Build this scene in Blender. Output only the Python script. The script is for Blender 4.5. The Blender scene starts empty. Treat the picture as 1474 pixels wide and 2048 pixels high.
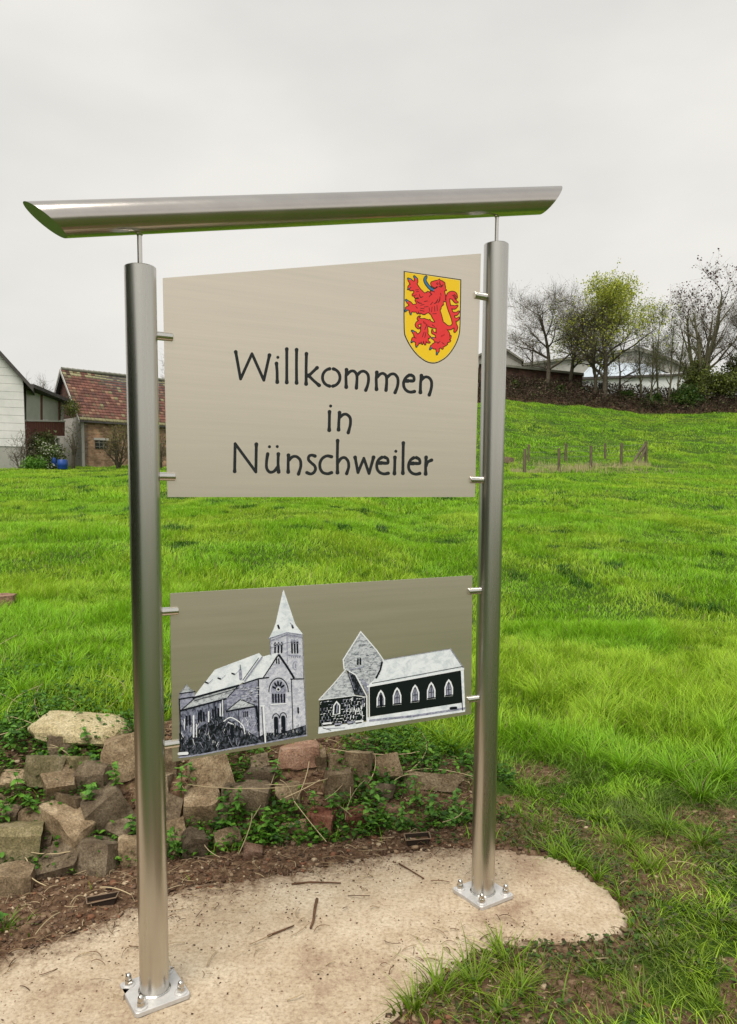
import bpy, bmesh, math, random
import numpy as np
from mathutils import Vector, Matrix
from mathutils.geometry import tessellate_polygon

# ------------------------------------------------------------------ camera, sky, sun
scene = bpy.context.scene
COL = scene.collection
EYE = Vector((0.0, 0.0, 1.5583)); FOC = 1521.4; PITCH = 0.0907; ROLL = 0.006; CX, CY = 728.1, 1122.9   # focal length and optical centre in pixels of the 1474 x 2048 photograph
cp, sp = math.cos(PITCH), math.sin(PITCH)
FWD = Vector((0, cp, -sp)); UP0 = Vector((0, sp, cp)); R0 = Vector((1, 0, 0))
RGT = R0 * math.cos(ROLL) + UP0 * math.sin(ROLL)
UPV = -R0 * math.sin(ROLL) + UP0 * math.cos(ROLL)
cam_d = bpy.data.cameras.new('camera'); cam = bpy.data.objects.new('camera', cam_d); COL.objects.link(cam)
M = Matrix((RGT, UPV, -FWD)).transposed().to_4x4(); M.translation = EYE
cam.matrix_world = M
cam_d.sensor_fit = 'VERTICAL'; cam_d.sensor_height = 36.0; cam_d.lens = FOC / 2048 * 36.0
cam_d.shift_x = (737 - CX) / 2048; cam_d.shift_y = (CY - 1024) / 2048
cam_d.clip_start = 0.05; cam_d.clip_end = 3000
scene.camera = cam

SUN_EL, SUN_AZ = 60.0, 197.0           # azimuth clockwise from +Y (veiled sun, behind the viewer)
world = bpy.data.worlds.new('World'); scene.world = world; world.use_nodes = True
nt = world.node_tree; nt.nodes.clear()
wo = nt.nodes.new('ShaderNodeOutputWorld'); bg = nt.nodes.new('ShaderNodeBackground'); bg.inputs[1].default_value = 0.1
sky = nt.nodes.new('ShaderNodeTexSky'); sky.sky_type = 'NISHITA'; sky.sun_disc = False
sky.sun_elevation = math.radians(SUN_EL); sky.sun_rotation = math.radians(SUN_AZ); sky.dust_density = 3
tc = nt.nodes.new('ShaderNodeTexCoord')
mp = nt.nodes.new('ShaderNodeMapping'); mp.inputs['Scale'].default_value = (1, 1, 2.4)
nz = nt.nodes.new('ShaderNodeTexNoise'); nz.inputs['Scale'].default_value = 1.6; nz.inputs['Detail'].default_value = 5; nz.inputs['Roughness'].default_value = 0.5
cr = nt.nodes.new('ShaderNodeValToRGB')
cr.color_ramp.elements[0].position = 0.34; cr.color_ramp.elements[0].color = (2.80, 2.76, 2.68, 1)
cr.color_ramp.elements[1].position = 0.66; cr.color_ramp.elements[1].color = (3.62, 3.52, 3.34, 1)
sep = nt.nodes.new('ShaderNodeSeparateXYZ')
cr2 = nt.nodes.new('ShaderNodeValToRGB')
cr2.color_ramp.elements[0].position = 0.0; cr2.color_ramp.elements[0].color = (0.99, 0.98, 0.955, 1)
cr2.color_ramp.elements[1].position = 0.9; cr2.color_ramp.elements[1].color = (0.84, 0.87, 0.87, 1)
e_ = cr2.color_ramp.elements.new(0.45); e_.color = (1.0, 0.995, 0.975, 1)
mul = nt.nodes.new('ShaderNodeMix'); mul.data_type = 'RGBA'; mul.blend_type = 'MULTIPLY'; mul.inputs[0].default_value = 1
mx = nt.nodes.new('ShaderNodeMix'); mx.data_type = 'RGBA'; mx.inputs[0].default_value = 0.96
L = nt.links.new
L(tc.outputs['Generated'], mp.inputs[0]); L(mp.outputs[0], nz.inputs['Vector']); L(nz.outputs[0], cr.inputs[0])
L(tc.outputs['Generated'], sep.inputs[0]); L(sep.outputs[2], cr2.inputs[0])
L(cr.outputs[0], mul.inputs[6]); L(cr2.outputs[0], mul.inputs[7])
L(sky.outputs[0], mx.inputs[6]); L(mul.outputs[2], mx.inputs[7]); L(mx.outputs[2], bg.inputs[0]); L(bg.outputs[0], wo.inputs[0])

sl = bpy.data.lights.new('sun', 'SUN'); sun = bpy.data.objects.new('sun', sl); COL.objects.link(sun)
sl.energy = 1.5; sl.angle = math.radians(40); sl.color = (1.0, 0.95, 0.87)
a, e = math.radians(SUN_AZ), math.radians(SUN_EL)
sd = Vector((math.sin(a) * math.cos(e), math.cos(a) * math.cos(e), math.sin(e)))
sun.rotation_euler = (-sd).to_track_quat('-Z', 'Y').to_euler()
scene.view_settings.view_transform = 'Standard'; scene.view_settings.look = 'None'
scene.view_settings.exposure = 1.3; scene.view_settings.gamma = 1.0; scene.view_settings.use_curve_mapping = False

# ------------------------------------------------------------------ helpers
def ray(px, py):
    return (FWD * FOC + RGT * (px - CX) + UPV * (CY - py)).normalized()
def on_z(px, py, z=0.0):
    d = ray(px, py); return EYE + d * ((z - EYE.z) / d.z)
def at_y(px, py, y):
    d = ray(px, py); return EYE + d * (y / d.y)
def smooth(t):
    t = np.clip(t, 0, 1); return t * t * (3 - 2 * t)
_tab = np.random.RandomState(5).rand(256, 256)
def vnoise(x, y):
    xi = np.floor(x).astype(int); yi = np.floor(y).astype(int); fx = x - xi; fy = y - yi
    fx = fx * fx * (3 - 2 * fx); fy = fy * fy * (3 - 2 * fy)
    g = lambda i, j: _tab[i & 255, j & 255]
    return (g(xi, yi) * (1 - fx) + g(xi + 1, yi) * fx) * (1 - fy) + (g(xi, yi + 1) * (1 - fx) + g(xi + 1, yi + 1) * fx) * fy
def fbm(x, y, o=4):
    x = np.asarray(x, float); y = np.asarray(y, float); s = 0; a_ = 0.5; t = 0
    for k in range(o):
        s = s + a_ * vnoise(x * 2 ** k + 17.3 * k, y * 2 ** k + 9.1 * k); t += a_; a_ *= 0.5
    return s / t

def tag(o, label=None, cat=None, group=None, kind=None):
    if label: o['label'] = label
    if cat: o['category'] = cat
    if group: o['group'] = group
    if kind: o['kind'] = kind
    return o
def empty(name, loc, label=None, cat=None, group=None):
    o = bpy.data.objects.new(name, None); COL.objects.link(o); o.location = loc; o.empty_display_size = 0.1
    return tag(o, label, cat, group)
def wloc(p):
    v = Vector((0, 0, 0))
    while p is not None: v += p.location; p = p.parent
    return v

class MB:
    def __init__(s): s.v = []; s.f = []; s.m = []
    def add(s, vs, fs, mi=0):
        n = len(s.v); s.v += [tuple(v) for v in vs]; s.f += [tuple(i + n for i in f) for f in fs]; s.m += [mi] * len(fs); return s
    def box(s, c, size, rot=None, mi=0):
        c = Vector(c); hx, hy, hz = size[0] / 2, size[1] / 2, size[2] / 2
        vs = [Vector((x, y, z)) for x in (-hx, hx) for y in (-hy, hy) for z in (-hz, hz)]
        if rot is not None: vs = [rot @ v for v in vs]
        return s.add([c + v for v in vs], [(0, 1, 3, 2), (4, 6, 7, 5), (0, 4, 5, 1), (2, 3, 7, 6), (0, 2, 6, 4), (1, 5, 7, 3)], mi)
    def prism(s, poly, off, mi=0):   # poly: list of Vectors (planar), extruded by off
        n = len(poly); off = Vector(off); vs = list(poly) + [p + off for p in poly]
        tris = tessellate_polygon([poly]) if n > 4 else ([tuple(range(n))])
        fs = [tuple(t) for t in tris] + [tuple(i + n for i in reversed(t)) for t in tris]
        fs += [(i, i + n, (i + 1) % n + n, (i + 1) % n) for i in range(n)]
        return s.add(vs, fs, mi)
    def tube(s, pts, rs, n=8, caps=True, mi=0):
        rings = []; base = len(s.v); m = len(pts); pts = [Vector(p) for p in pts]
        ref = None
        for i, p in enumerate(pts):
            d = (pts[min(i + 1, m - 1)] - pts[max(i - 1, 0)]).normalized()
            if ref is None:
                ref = d.orthogonal().normalized()
            else:
                ref = (ref - d * ref.dot(d)).normalized()
            b = d.cross(ref)
            r = rs[i] if isinstance(rs, (list, tuple)) else rs
            for k in range(n):
                t = 2 * math.pi * k / n; s.v.append(tuple(p + ref * math.cos(t) * r + b * math.sin(t) * r))
        for i in range(m - 1):
            for k in range(n):
                a_ = base + i * n + k; b_ = base + i * n + (k + 1) % n
                s.f.append((a_, b_, b_ + n, a_ + n)); s.m.append(mi)
        if caps:
            s.f.append(tuple(base + k for k in reversed(range(n)))); s.f.append(tuple(base + (m - 1) * n + k for k in range(n))); s.m += [mi, mi]
        return s
    def build(s, name, mats, parent=None, smooth_=False, sharp=None, loc=None):
        o_ = wloc(parent) if parent is not None else (Vector(loc) if loc is not None else Vector((0, 0, 0)))
        me = bpy.data.meshes.new(name)
        me.from_pydata([(v[0] - o_.x, v[1] - o_.y, v[2] - o_.z) for v in s.v], [], s.f)
        if not isinstance(mats, (list, tuple)): mats = [mats]
        for m_ in mats: me.materials.append(m_)
        if len(mats) > 1: me.polygons.foreach_set('material_index', s.m)
        if smooth_: me.polygons.foreach_set('use_smooth', [True] * len(me.polygons))
        me.update()
        if sharp is not None: me.set_sharp_from_angle(angle=math.radians(sharp))
        ob = bpy.data.objects.new(name, me); COL.objects.link(ob)
        if parent is not None: ob.parent = parent
        else: ob.location = o_
        return ob

def np_mesh(name, V, F, mat, parent=None, col=None, smooth_=False, attrs=None, loc=None):
    """V (n,3) float, F (m,3 or 4) int arrays, col (n,3)"""
    me = bpy.data.meshes.new(name); V = np.asarray(V, np.float32); F = np.asarray(F, np.int32)
    o_ = wloc(parent) if parent is not None else (Vector(loc) if loc is not None else Vector((0, 0, 0)))
    V = V - np.array(o_, np.float32)
    me.vertices.add(len(V)); me.vertices.foreach_set('co', V.ravel())
    k = F.shape[1]; me.loops.add(F.size); me.loops.foreach_set('vertex_index', F.ravel())
    me.polygons.add(len(F)); me.polygons.foreach_set('loop_start', np.arange(0, F.size, k, dtype=np.int32))
    me.polygons.foreach_set('loop_total', np.full(len(F), k, np.int32))
    if smooth_: me.polygons.foreach_set('use_smooth', np.ones(len(F), bool))
    if col is not None:
        at = me.color_attributes.new('col', 'FLOAT_COLOR', 'POINT')
        c4 = np.ones((len(V), 4), np.float32); c4[:, :3] = col; at.data.foreach_set('color', c4.ravel())
    for nm, arr in (attrs or {}).items():
        at = me.attributes.new(nm, 'FLOAT', 'POINT'); at.data.foreach_set('value', np.asarray(arr, np.float32))
    me.materials.append(mat); me.update(calc_edges=True)
    ob = bpy.data.objects.new(name, me); COL.objects.link(ob)
    if parent is not None: ob.parent = parent
    else: ob.location = o_
    return ob

# ------------------------------------------------------------------ materials
def mat_new(name):
    m = bpy.data.materials.new(name); m.use_nodes = True; t = m.node_tree
    return m, t, t.nodes['Principled BSDF']
def N(t, typ, **kw):
    n = t.nodes.new(typ)
    for k, v in kw.items():
        if k in n.inputs: n.inputs[k].default_value = v
        else: setattr(n, k, v)
    return n
def ramp(t, stops):
    n = t.nodes.new('ShaderNodeValToRGB'); els = n.color_ramp.elements
    els[0].position, els[0].color = stops[0][0], (*stops[0][1], 1); els[1].position, els[1].color = stops[-1][0], (*stops[-1][1], 1)
    for p_, c_ in stops[1:-1]:
        q = els.new(p_); q.color = (*c_, 1)
    return n
def noisy(name, stops, scale=8, detail=6, rough=0.8, bump=0.3, bscale=None, coord='Object', stretch=None, bdist=0.01, metallic=0, spec=0.3):
    m, t, b = mat_new(name); k = t.links.new
    c = N(t, 'ShaderNodeTexCoord'); src = c.outputs[coord]
    if stretch: mpn = N(t, 'ShaderNodeMapping'); mpn.inputs['Scale'].default_value = stretch; k(src, mpn.inputs[0]); src = mpn.outputs[0]
    n = N(t, 'ShaderNodeTexNoise', Scale=scale, Detail=detail, Roughness=0.65); k(src, n.inputs['Vector'])
    r = ramp(t, stops); k(n.outputs[0], r.inputs[0]); k(r.outputs[0], b.inputs['Base Color'])
    b.inputs['Roughness'].default_value = rough; b.inputs['Metallic'].default_value = metallic; b.inputs['Specular IOR Level'].default_value = spec
    if bump:
        n2 = N(t, 'ShaderNodeTexNoise', Scale=bscale or scale * 3, Detail=8, Roughness=0.7); k(src, n2.inputs['Vector'])
        bp = N(t, 'ShaderNodeBump', Strength=bump, Distance=bdist); k(n2.outputs[0], bp.inputs['Height']); k(bp.outputs[0], b.inputs['Normal'])
    return m
def leafy(name, transl=0.38, rough=0.5, spec=0.28):
    m, t, b = mat_new(name); k = t.links.new
    at = N(t, 'ShaderNodeVertexColor'); at.layer_name = 'col'
    k(at.outputs[0], b.inputs['Base Color']); b.inputs['Roughness'].default_value = rough; b.inputs['Specular IOR Level'].default_value = spec
    tr = N(t, 'ShaderNodeBsdfTranslucent'); k(at.outputs[0], tr.inputs[0])
    ms = N(t, 'ShaderNodeMixShader'); ms.inputs[0].default_value = transl
    k(b.outputs[0], ms.inputs[1]); k(tr.outputs[0], ms.inputs[2]); k(ms.outputs[0], t.nodes['Material Output'].inputs[0])
    return m
def steel(name, tint=(0.60, 0.565, 0.50), rough=0.3, axis=(1, 1, 60), aniso=0.6, bump=0.03, amp=1.0):
    m, t, b = mat_new(name); k = t.links.new
    c = N(t, 'ShaderNodeTexCoord'); mpn = N(t, 'ShaderNodeMapping'); mpn.inputs['Scale'].default_value = axis; k(c.outputs['Object'], mpn.inputs[0])
    n = N(t, 'ShaderNodeTexNoise', Scale=14, Detail=6, Roughness=0.7); k(mpn.outputs[0], n.inputs['Vector'])
    r = ramp(t, [(0.3, tuple(x * (1 - 0.07 * amp) for x in tint)), (0.7, tuple(min(1, x * (1 + 0.05 * amp)) for x in tint))]); k(n.outputs[0], r.inputs[0])
    k(r.outputs[0], b.inputs['Base Color'])
    mr = N(t, 'ShaderNodeMapRange'); mr.inputs[3].default_value = rough - 0.05 * amp; mr.inputs[4].default_value = rough + 0.07 * amp
    k(n.outputs[0], mr.inputs[0]); k(mr.outputs[0], b.inputs['Roughness'])
    b.inputs['Metallic'].default_value = 1.0; b.inputs['Anisotropic'].default_value = aniso
    bp = N(t, 'ShaderNodeBump', Strength=bump, Distance=0.001); k(n.outputs[0], bp.inputs['Height']); k(bp.outputs[0], b.inputs['Normal'])
    return m
def flat(name, c, rough=0.5, spec=0.3, metallic=0):
    m, t, b = mat_new(name); b.inputs['Base Color'].default_value = (*c, 1); b.inputs['Roughness'].default_value = rough
    b.inputs['Specular IOR Level'].default_value = spec; b.inputs['Metallic'].default_value = metallic
    return m

MT = {}
MT['post'] = steel('brushed_steel_post', (0.57, 0.555, 0.515), 0.27, (1, 1, 0.03), 0.0, 0.0)
MT['beam'] = steel('brushed_steel_beam', (0.56, 0.52, 0.485), 0.20, (0.03, 1, 1), 0.0, 0.0)
MT['panel'] = steel('brushed_steel_panel', (0.80, 0.725, 0.615), 0.38, (0.12, 0.12, 5), 0.0, 0.0, 0.7)
MT['pin'] = steel('steel_pin', (0.68, 0.66, 0.62), 0.2, (1, 1, 1), 0.0, 0.0)
MT['plate'] = noisy('galvanised_plate', [(0.3, (0.47, 0.46, 0.45)), (0.7, (0.60, 0.59, 0.58))], 30, 4, 0.42, 0.05, metallic=0.35, spec=0.5)
MT['bolt'] = steel('bolt_steel', (0.62, 0.60, 0.57), 0.22, (1, 1, 1), 0.0, 0.02)
MT['grass'] = leafy('grass_blades')
MT['leaf'] = leafy('broad_leaves', 0.3, 0.5)
MT['dry'] = leafy('dry_stalks', 0.1, 0.8)
MT['bark'] = noisy('bark', [(0.3, (0.055, 0.045, 0.032)), (0.7, (0.14, 0.12, 0.085))], 6, 5, 0.9, 0.4)
MT['bark_green'] = noisy('bark_green', [(0.3, (0.065, 0.06, 0.035)), (0.7, (0.15, 0.14, 0.08))], 6, 5, 0.9, 0.3)
def stone_mat(name, c0, c1, c2):
    m, t, b = mat_new(name); k = t.links.new; c = N(t, 'ShaderNodeTexCoord'); oi = N(t, 'ShaderNodeObjectInfo')
    ad = N(t, 'ShaderNodeVectorMath', operation='ADD'); k(c.outputs['Object'], ad.inputs[0]); k(oi.outputs['Location'], ad.inputs[1])
    n1 = N(t, 'ShaderNodeTexNoise', Scale=11, Detail=9, Roughness=0.72); k(ad.outputs[0], n1.inputs['Vector'])
    r1 = ramp(t, [(0.30, c0), (0.5, c1), (0.70, c2)]); k(n1.outputs[0], r1.inputs[0])
    n2 = N(t, 'ShaderNodeTexNoise', Scale=120, Detail=6, Roughness=0.75); k(ad.outputs[0], n2.inputs['Vector'])
    r2 = ramp(t, [(0.33, (0.45, 0.42, 0.38)), (0.5, (1, 1, 1)), (0.68, (1.55, 1.5, 1.4))]); k(n2.outputs[0], r2.inputs[0])
    mu = N(t, 'ShaderNodeMix', data_type='RGBA', blend_type='MULTIPLY'); mu.inputs[0].default_value = 1; k(r1.outputs[0], mu.inputs[6]); k(r2.outputs[0], mu.inputs[7])
    mr = N(t, 'ShaderNodeMapRange'); mr.inputs[3].default_value = 0.6; mr.inputs[4].default_value = 1.45; k(oi.outputs['Random'], mr.inputs[0])
    mv = N(t, 'ShaderNodeVectorMath', operation='SCALE'); k(mu.outputs[2], mv.inputs[0]); k(mr.outputs[0], mv.inputs['Scale'])
    k(mv.outputs[0], b.inputs['Base Color']); b.inputs['Roughness'].default_value = 0.92; b.inputs['Specular IOR Level'].default_value = 0.15
    n3 = N(t, 'ShaderNodeTexNoise', Scale=26, Detail=12, Roughness=0.8); k(ad.outputs[0], n3.inputs['Vector'])
    bp = N(t, 'ShaderNodeBump', Strength=1.0, Distance=0.02); k(n3.outputs[0], bp.inputs['Height']); k(bp.outputs[0], b.inputs['Normal']); return m
MT['stone'] = []
for i_, (c0, c1, c2) in enumerate([((0.10, 0.068, 0.038), (0.25, 0.185, 0.115), (0.44, 0.35, 0.235)), ((0.075, 0.055, 0.035), (0.18, 0.138, 0.092), (0.33, 0.27, 0.19)),
                     ((0.16, 0.085, 0.06), (0.30, 0.18, 0.125), (0.44, 0.31, 0.24)), ((0.30, 0.24, 0.13), (0.52, 0.44, 0.26), (0.70, 0.62, 0.42)),
                     ((0.10, 0.10, 0.04), (0.24, 0.205, 0.11), (0.42, 0.35, 0.23)), ((0.12, 0.04, 0.028), (0.20, 0.085, 0.055), (0.28, 0.16, 0.11))]):
    MT['stone'].append(stone_mat('rough_stone_%s' % 'abcdef'[i_], c0, c1, c2))

# ground material: grass base, soil, path of mud by vertex weight
def ground_mat():
    m, t, b = mat_new('meadow_ground'); k = t.links.new
    c = N(t, 'ShaderNodeTexCoord'); at = N(t, 'ShaderNodeAttribute'); at.attribute_name = 'soil'
    n1 = N(t, 'ShaderNodeTexNoise', Scale=0.55, Detail=8, Roughness=0.7); k(c.outputs['Object'], n1.inputs['Vector'])
    g = ramp(t, [(0.3, (0.022, 0.05, 0.006)), (0.5, (0.042, 0.085, 0.010)), (0.72, (0.075, 0.12, 0.016))]); k(n1.outputs[0], g.inputs[0])
    n2 = N(t, 'ShaderNodeTexNoise', Scale=26, Detail=10, Roughness=0.75); k(c.outputs['Object'], n2.inputs['Vector'])
    s = ramp(t, [(0.3, (0.035, 0.020, 0.012)), (0.48, (0.115, 0.068, 0.040)), (0.66, (0.27, 0.18, 0.115))]); k(n2.outputs[0], s.inputs[0])
    n3 = N(t, 'ShaderNodeTexNoise', Scale=9, Detail=6, Roughness=0.7); k(c.outputs['Object'], n3.inputs['Vector'])
    ad = N(t, 'ShaderNodeMath', operation='ADD'); k(at.outputs['Fac'], ad.inputs[0]); k(n3.outputs[0], ad.inputs[1])
    mr = N(t, 'ShaderNodeMapRange'); mr.inputs[1].default_value = 0.85; mr.inputs[2].default_value = 1.1; k(ad.outputs[0], mr.inputs[0])
    mxx = N(t, 'ShaderNodeMix', data_type='RGBA'); k(mr.outputs[0], mxx.inputs[0]); k(g.outputs[0], mxx.inputs[6]); k(s.outputs[0], mxx.inputs[7])
    k(mxx.outputs[2], b.inputs['Base Color']); b.inputs['Roughness'].default_value = 0.95; b.inputs['Specular IOR Level'].default_value = 0.1
    bp = N(t, 'ShaderNodeBump', Strength=0.9, Distance=0.015); k(n2.outputs[0], bp.inputs['Height']); k(bp.outputs[0], b.inputs['Normal'])
    return m
MT['ground'] = ground_mat()
def slab_mat():
    m, t, b = mat_new('rough_concrete'); k = t.links.new
    c = N(t, 'ShaderNodeTexCoord'); at = N(t, 'ShaderNodeAttribute'); at.attribute_name = 'dirt'
    n1 = N(t, 'ShaderNodeTexNoise', Scale=2.4, Detail=11, Roughness=0.74); k(c.outputs['Object'], n1.inputs['Vector'])
    r1 = ramp(t, [(0.34, (0.30, 0.215, 0.15)), (0.46, (0.44, 0.355, 0.255)), (0.56, (0.50, 0.42, 0.315)), (0.7, (0.60, 0.525, 0.41))]); k(n1.outputs[0], r1.inputs[0])
    n2 = N(t, 'ShaderNodeTexNoise', Scale=70, Detail=8, Roughness=0.8); k(c.outputs['Object'], n2.inputs['Vector'])
    r2 = ramp(t, [(0.34, (0.40, 0.33, 0.26)), (0.44, (0.84, 0.80, 0.76)), (0.54, (1.03, 1.02, 1.0)), (0.66, (1.2, 1.18, 1.15))]); k(n2.outputs[0], r2.inputs[0])
    mu = N(t, 'ShaderNodeMix', data_type='RGBA', blend_type='MULTIPLY'); mu.inputs[0].default_value = 1; k(r1.outputs[0], mu.inputs[6]); k(r2.outputs[0], mu.inputs[7])
    n3 = N(t, 'ShaderNodeTexNoise', Scale=22, Detail=9, Roughness=0.75); k(c.outputs['Object'], n3.inputs['Vector'])
    ad = N(t, 'ShaderNodeMath', operation='ADD'); k(at.outputs['Fac'], ad.inputs[0]); k(n3.outputs[0], ad.inputs[1])
    mr = N(t, 'ShaderNodeMapRange'); mr.inputs[1].default_value = 0.86; mr.inputs[2].default_value = 1.12; k(ad.outputs[0], mr.inputs[0])
    n4 = ramp(t, [(0.35, (0.06, 0.036, 0.022)), (0.65, (0.25, 0.165, 0.105))]); k(n2.outputs[0], n4.inputs[0])
    mxx = N(t, 'ShaderNodeMix', data_type='RGBA'); k(mr.outputs[0], mxx.inputs[0]); k(mu.outputs[2], mxx.inputs[6]); k(n4.outputs[0], mxx.inputs[7])
    k(mxx.outputs[2], b.inputs['Base Color']); b.inputs['Roughness'].default_value = 0.93; b.inputs['Specular IOR Level'].default_value = 0.15
    bp = N(t, 'ShaderNodeBump', Strength=0.8, Distance=0.003); k(n2.outputs[0], bp.inputs['Height']); k(bp.outputs[0], b.inputs['Normal'])
    return m
MT['slab'] = slab_mat()

# ------------------------------------------------------------------ terrain
slab_px = [(-60, 1925), (60, 1892), (190, 1845), (330, 1782), (480, 1757), (640, 1728), (760, 1704), (880, 1690), (945, 1690), (1010, 1694), (1100, 1710), (1170, 1742),
           (1225, 1778), (1262, 1825), (1262, 1862), (1180, 1882), (1050, 1888), (960, 1912), (890, 1960), (830, 2010), (770, 2060)]
SLAB = np.array([[p.x, p.y] for p in (on_z(x, y, 0) for x, y in slab_px)] + [[-0.3, 1.3], [-3.2, 1.3], [-3.2, 2.3]])
def poly_sd(x, y, P):      # signed distance, positive inside
    x = np.asarray(x, float); y = np.asarray(y, float); d = np.full(x.shape, 1e9); ins = np.zeros(x.shape, bool)
    n = len(P)
    for i in range(n):
        ax, ay = P[i]; bx, by = P[(i + 1) % n]
        ex, ey = bx - ax, by - ay; t = np.clip(((x - ax) * ex + (y - ay) * ey) / (ex * ex + ey * ey), 0, 1)
        d = np.minimum(d, np.hypot(x - ax - t * ex, y - ay - t * ey))
        c = ((ay > y) != (by > y)) & (x < (bx - ax) * (y - ay) / ((by - ay) if by != ay else 1e-9) + ax); ins ^= c
    return np.where(ins, d, -d)
def bank_base(x): return 3.30 + 0.28 * np.clip(x, -4, 1.2)
RUN = 0.62
def Hh(x, y):
    x = np.asarray(x, float); y = np.asarray(y, float)
    yb = bank_base(x); s = np.interp(x, [-0.9, -0.2, 0.45, 0.9], [0.40, 0.30, 0.13, 0.04]); t = smooth((y - yb) / RUN)
    rt = smooth((x + 5) / 10)
    z = s * t
    sl_ = 0.057 + 0.0195 * rt
    yc = np.where(x < -8, 50.0, 80.0)
    z = z + sl_ * np.clip(np.minimum(y, yc) - yb - RUN, 0, None)
    xe = x * 75.0 / np.clip(y, 40, 110)
    ex = np.interp(xe, [-6, 4, 13.6, 21, 28, 36, 70], [0, 3.6, 5.05, 4.5, 3.75, 3.95, 3.95])
    z = z + ex * np.clip((y - 37.0) / 38.0, 0, 1) ** 1.15
    z = z + 1.9 * smooth((y - 76) / 5.0) * smooth((xe - 0) / 6)
    amp = np.clip((y - 4.3) / 6, 0, 1)
    z = z + np.clip((y - 25) / 20, 0, 1) * (fbm(x * 0.9 + 3, y * 0.45, 3) - 0.5) * 0.35
    z = z + amp * ((fbm(x * 0.35, y * 0.25) - 0.5) * 0.22 + (fbm(x * 1.6 + 40, y * 1.3) - 0.5) * 0.09)
    nearm = 1 - amp
    z = z + nearm * (fbm(x * 6, y * 6) - 0.5) * 0.035
    k = (y < 3.6) & (y > 1) & (x > -3.4) & (x < 1.7)
    if k.any(): z = z.copy(); z[k] -= 0.05 * smooth(poly_sd(x[k], y[k], SLAB) / 0.04)
    return z
def Hs(x, y): return float(Hh(np.array([x]), np.array([y]))[0])
_T = 0.8 * 1.02 ** np.arange(295)
def hit(px, py):           # ray to terrain
    d = np.array(ray(px, py)); ts = _T
    for _ in range(3):
        P = np.array(EYE)[None] + ts[:, None] * d; below = P[:, 2] < Hh(P[:, 0], P[:, 1])
        if not below.any(): return Vector(P[-1] if _ else np.array(EYE) + d * 60)
        i = max(1, int(np.argmax(below))); ts = np.linspace(ts[i - 1], ts[i], 24)
    return Vector(np.array(EYE) + d * ts[12])

def axis_pts(lo, hi, step, far, g=1.09):
    a_ = list(np.arange(lo, hi, step)); s_ = step; v = hi
    while v < far: a_.append(v); s_ *= g; v += s_
    s_ = step; v = lo - step
    while v > -far: a_.insert(0, v); s_ *= g; v -= s_
    return np.array(a_)
gx = axis_pts(-2.4, 2.8, 0.035, 500, 1.045); gy = axis_pts(1.9, 5.6, 0.035, 500, 1.04)
GX, GY = np.meshgrid(gx, gy); GZ = Hh(GX, GY)
def soil_weight(x, y):
    yb = bank_base(x); n = fbm(x * 2.2 + 5, y * 2.2); n2 = fbm(x * 7 + 5, y * 7 + 3)
    a1 = smooth((yb + 0.85 - y) / 0.25) * smooth((0.80 - x) / 0.25) * smooth((y - 1.3) / 0.1)
    sdv = -poly_sd(x, y, SLAB)
    a2 = smooth((1.0 - sdv) / 0.7) * smooth((n - 0.40) / 0.12) * 0.85          # trampled muddy strip round the slab
    a3 = smooth((4.1 - y) / 0.8) * smooth((x - 0.5) / 0.3) * smooth((n2 * 0.5 + n * 0.5 - 0.52) / 0.07) * 0.9
    a5 = smooth((y - 75.2) / 0.6) * smooth((x - 1) / 4) * smooth((95 - y) / 3)
    a7 = 0.95 * smooth((0.17 - sdv) / 0.10) * (sdv > -0.1)
    a4 = np.exp(-(((x - 0.93) / 0.20) ** 2 + ((y - 4.05) / 0.18) ** 2)) * 1.2
    return np.clip(np.maximum.reduce([a1, a2, a3, a4, a5, a7]), 0, 1)
SW = soil_weight(GX, GY)
nyy, nxx = GX.shape
idx = np.arange(nxx * nyy).reshape(nyy, nxx)
F_ = np.stack([idx[:-1, :-1].ravel(), idx[:-1, 1:].ravel(), idx[1:, 1:].ravel(), idx[1:, :-1].ravel()], 1)
ground = np_mesh('ground', np.stack([GX.ravel(), GY.ravel(), GZ.ravel()], 1), F_, MT['ground'], smooth_=True, attrs={'soil': SW.ravel()})
tag(ground, kind='structure')

# slab sheet
sx = np.arange(-3.0, 1.7, 0.016); sy = np.arange(1.4, 3.6, 0.016); SX, SY = np.meshgrid(sx, sy)
sdv = poly_sd(SX, SY, SLAB) + (fbm(SX * 6, SY * 6) - 0.5) * 0.09 + (fbm(SX * 28, SY * 28) - 0.5) * 0.045
SZ = -0.09 + 0.09 * smooth((sdv + 0.02) / 0.035) + (fbm(SX * 25, SY * 25) - 0.5) * 0.006 + (fbm(SX * 3, SY * 3) - 0.5) * 0.008
dirt = np.clip(0.58 - (sdv - 0.02) / 0.55, 0, 0.75) * smooth((SY - 2.35 - 0.25 * SX) / 0.3) * smooth((0.75 - SX) / 0.4)
dirt = np.maximum(dirt, 0.32 * smooth((-0.45 - SX) / 0.5) * smooth((SY - 2.0 + 0.25 * SX) / 0.5))
i2 = np.arange(SX.size).reshape(SX.shape)
keep = (sdv > -0.06); fk = keep[:-1, :-1] | keep[1:, 1:] | keep[:-1, 1:] | keep[1:, :-1]
F2 = np.stack([i2[:-1, :-1][fk], i2[:-1, 1:][fk], i2[1:, 1:][fk], i2[1:, :-1][fk]], 1)
slab = np_mesh('concrete_slab', np.stack([SX.ravel(), SY.ravel(), SZ.ravel()], 1), F2, MT['slab'], smooth_=True, attrs={'dirt': dirt.ravel()})
tag(slab, kind='structure')

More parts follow.
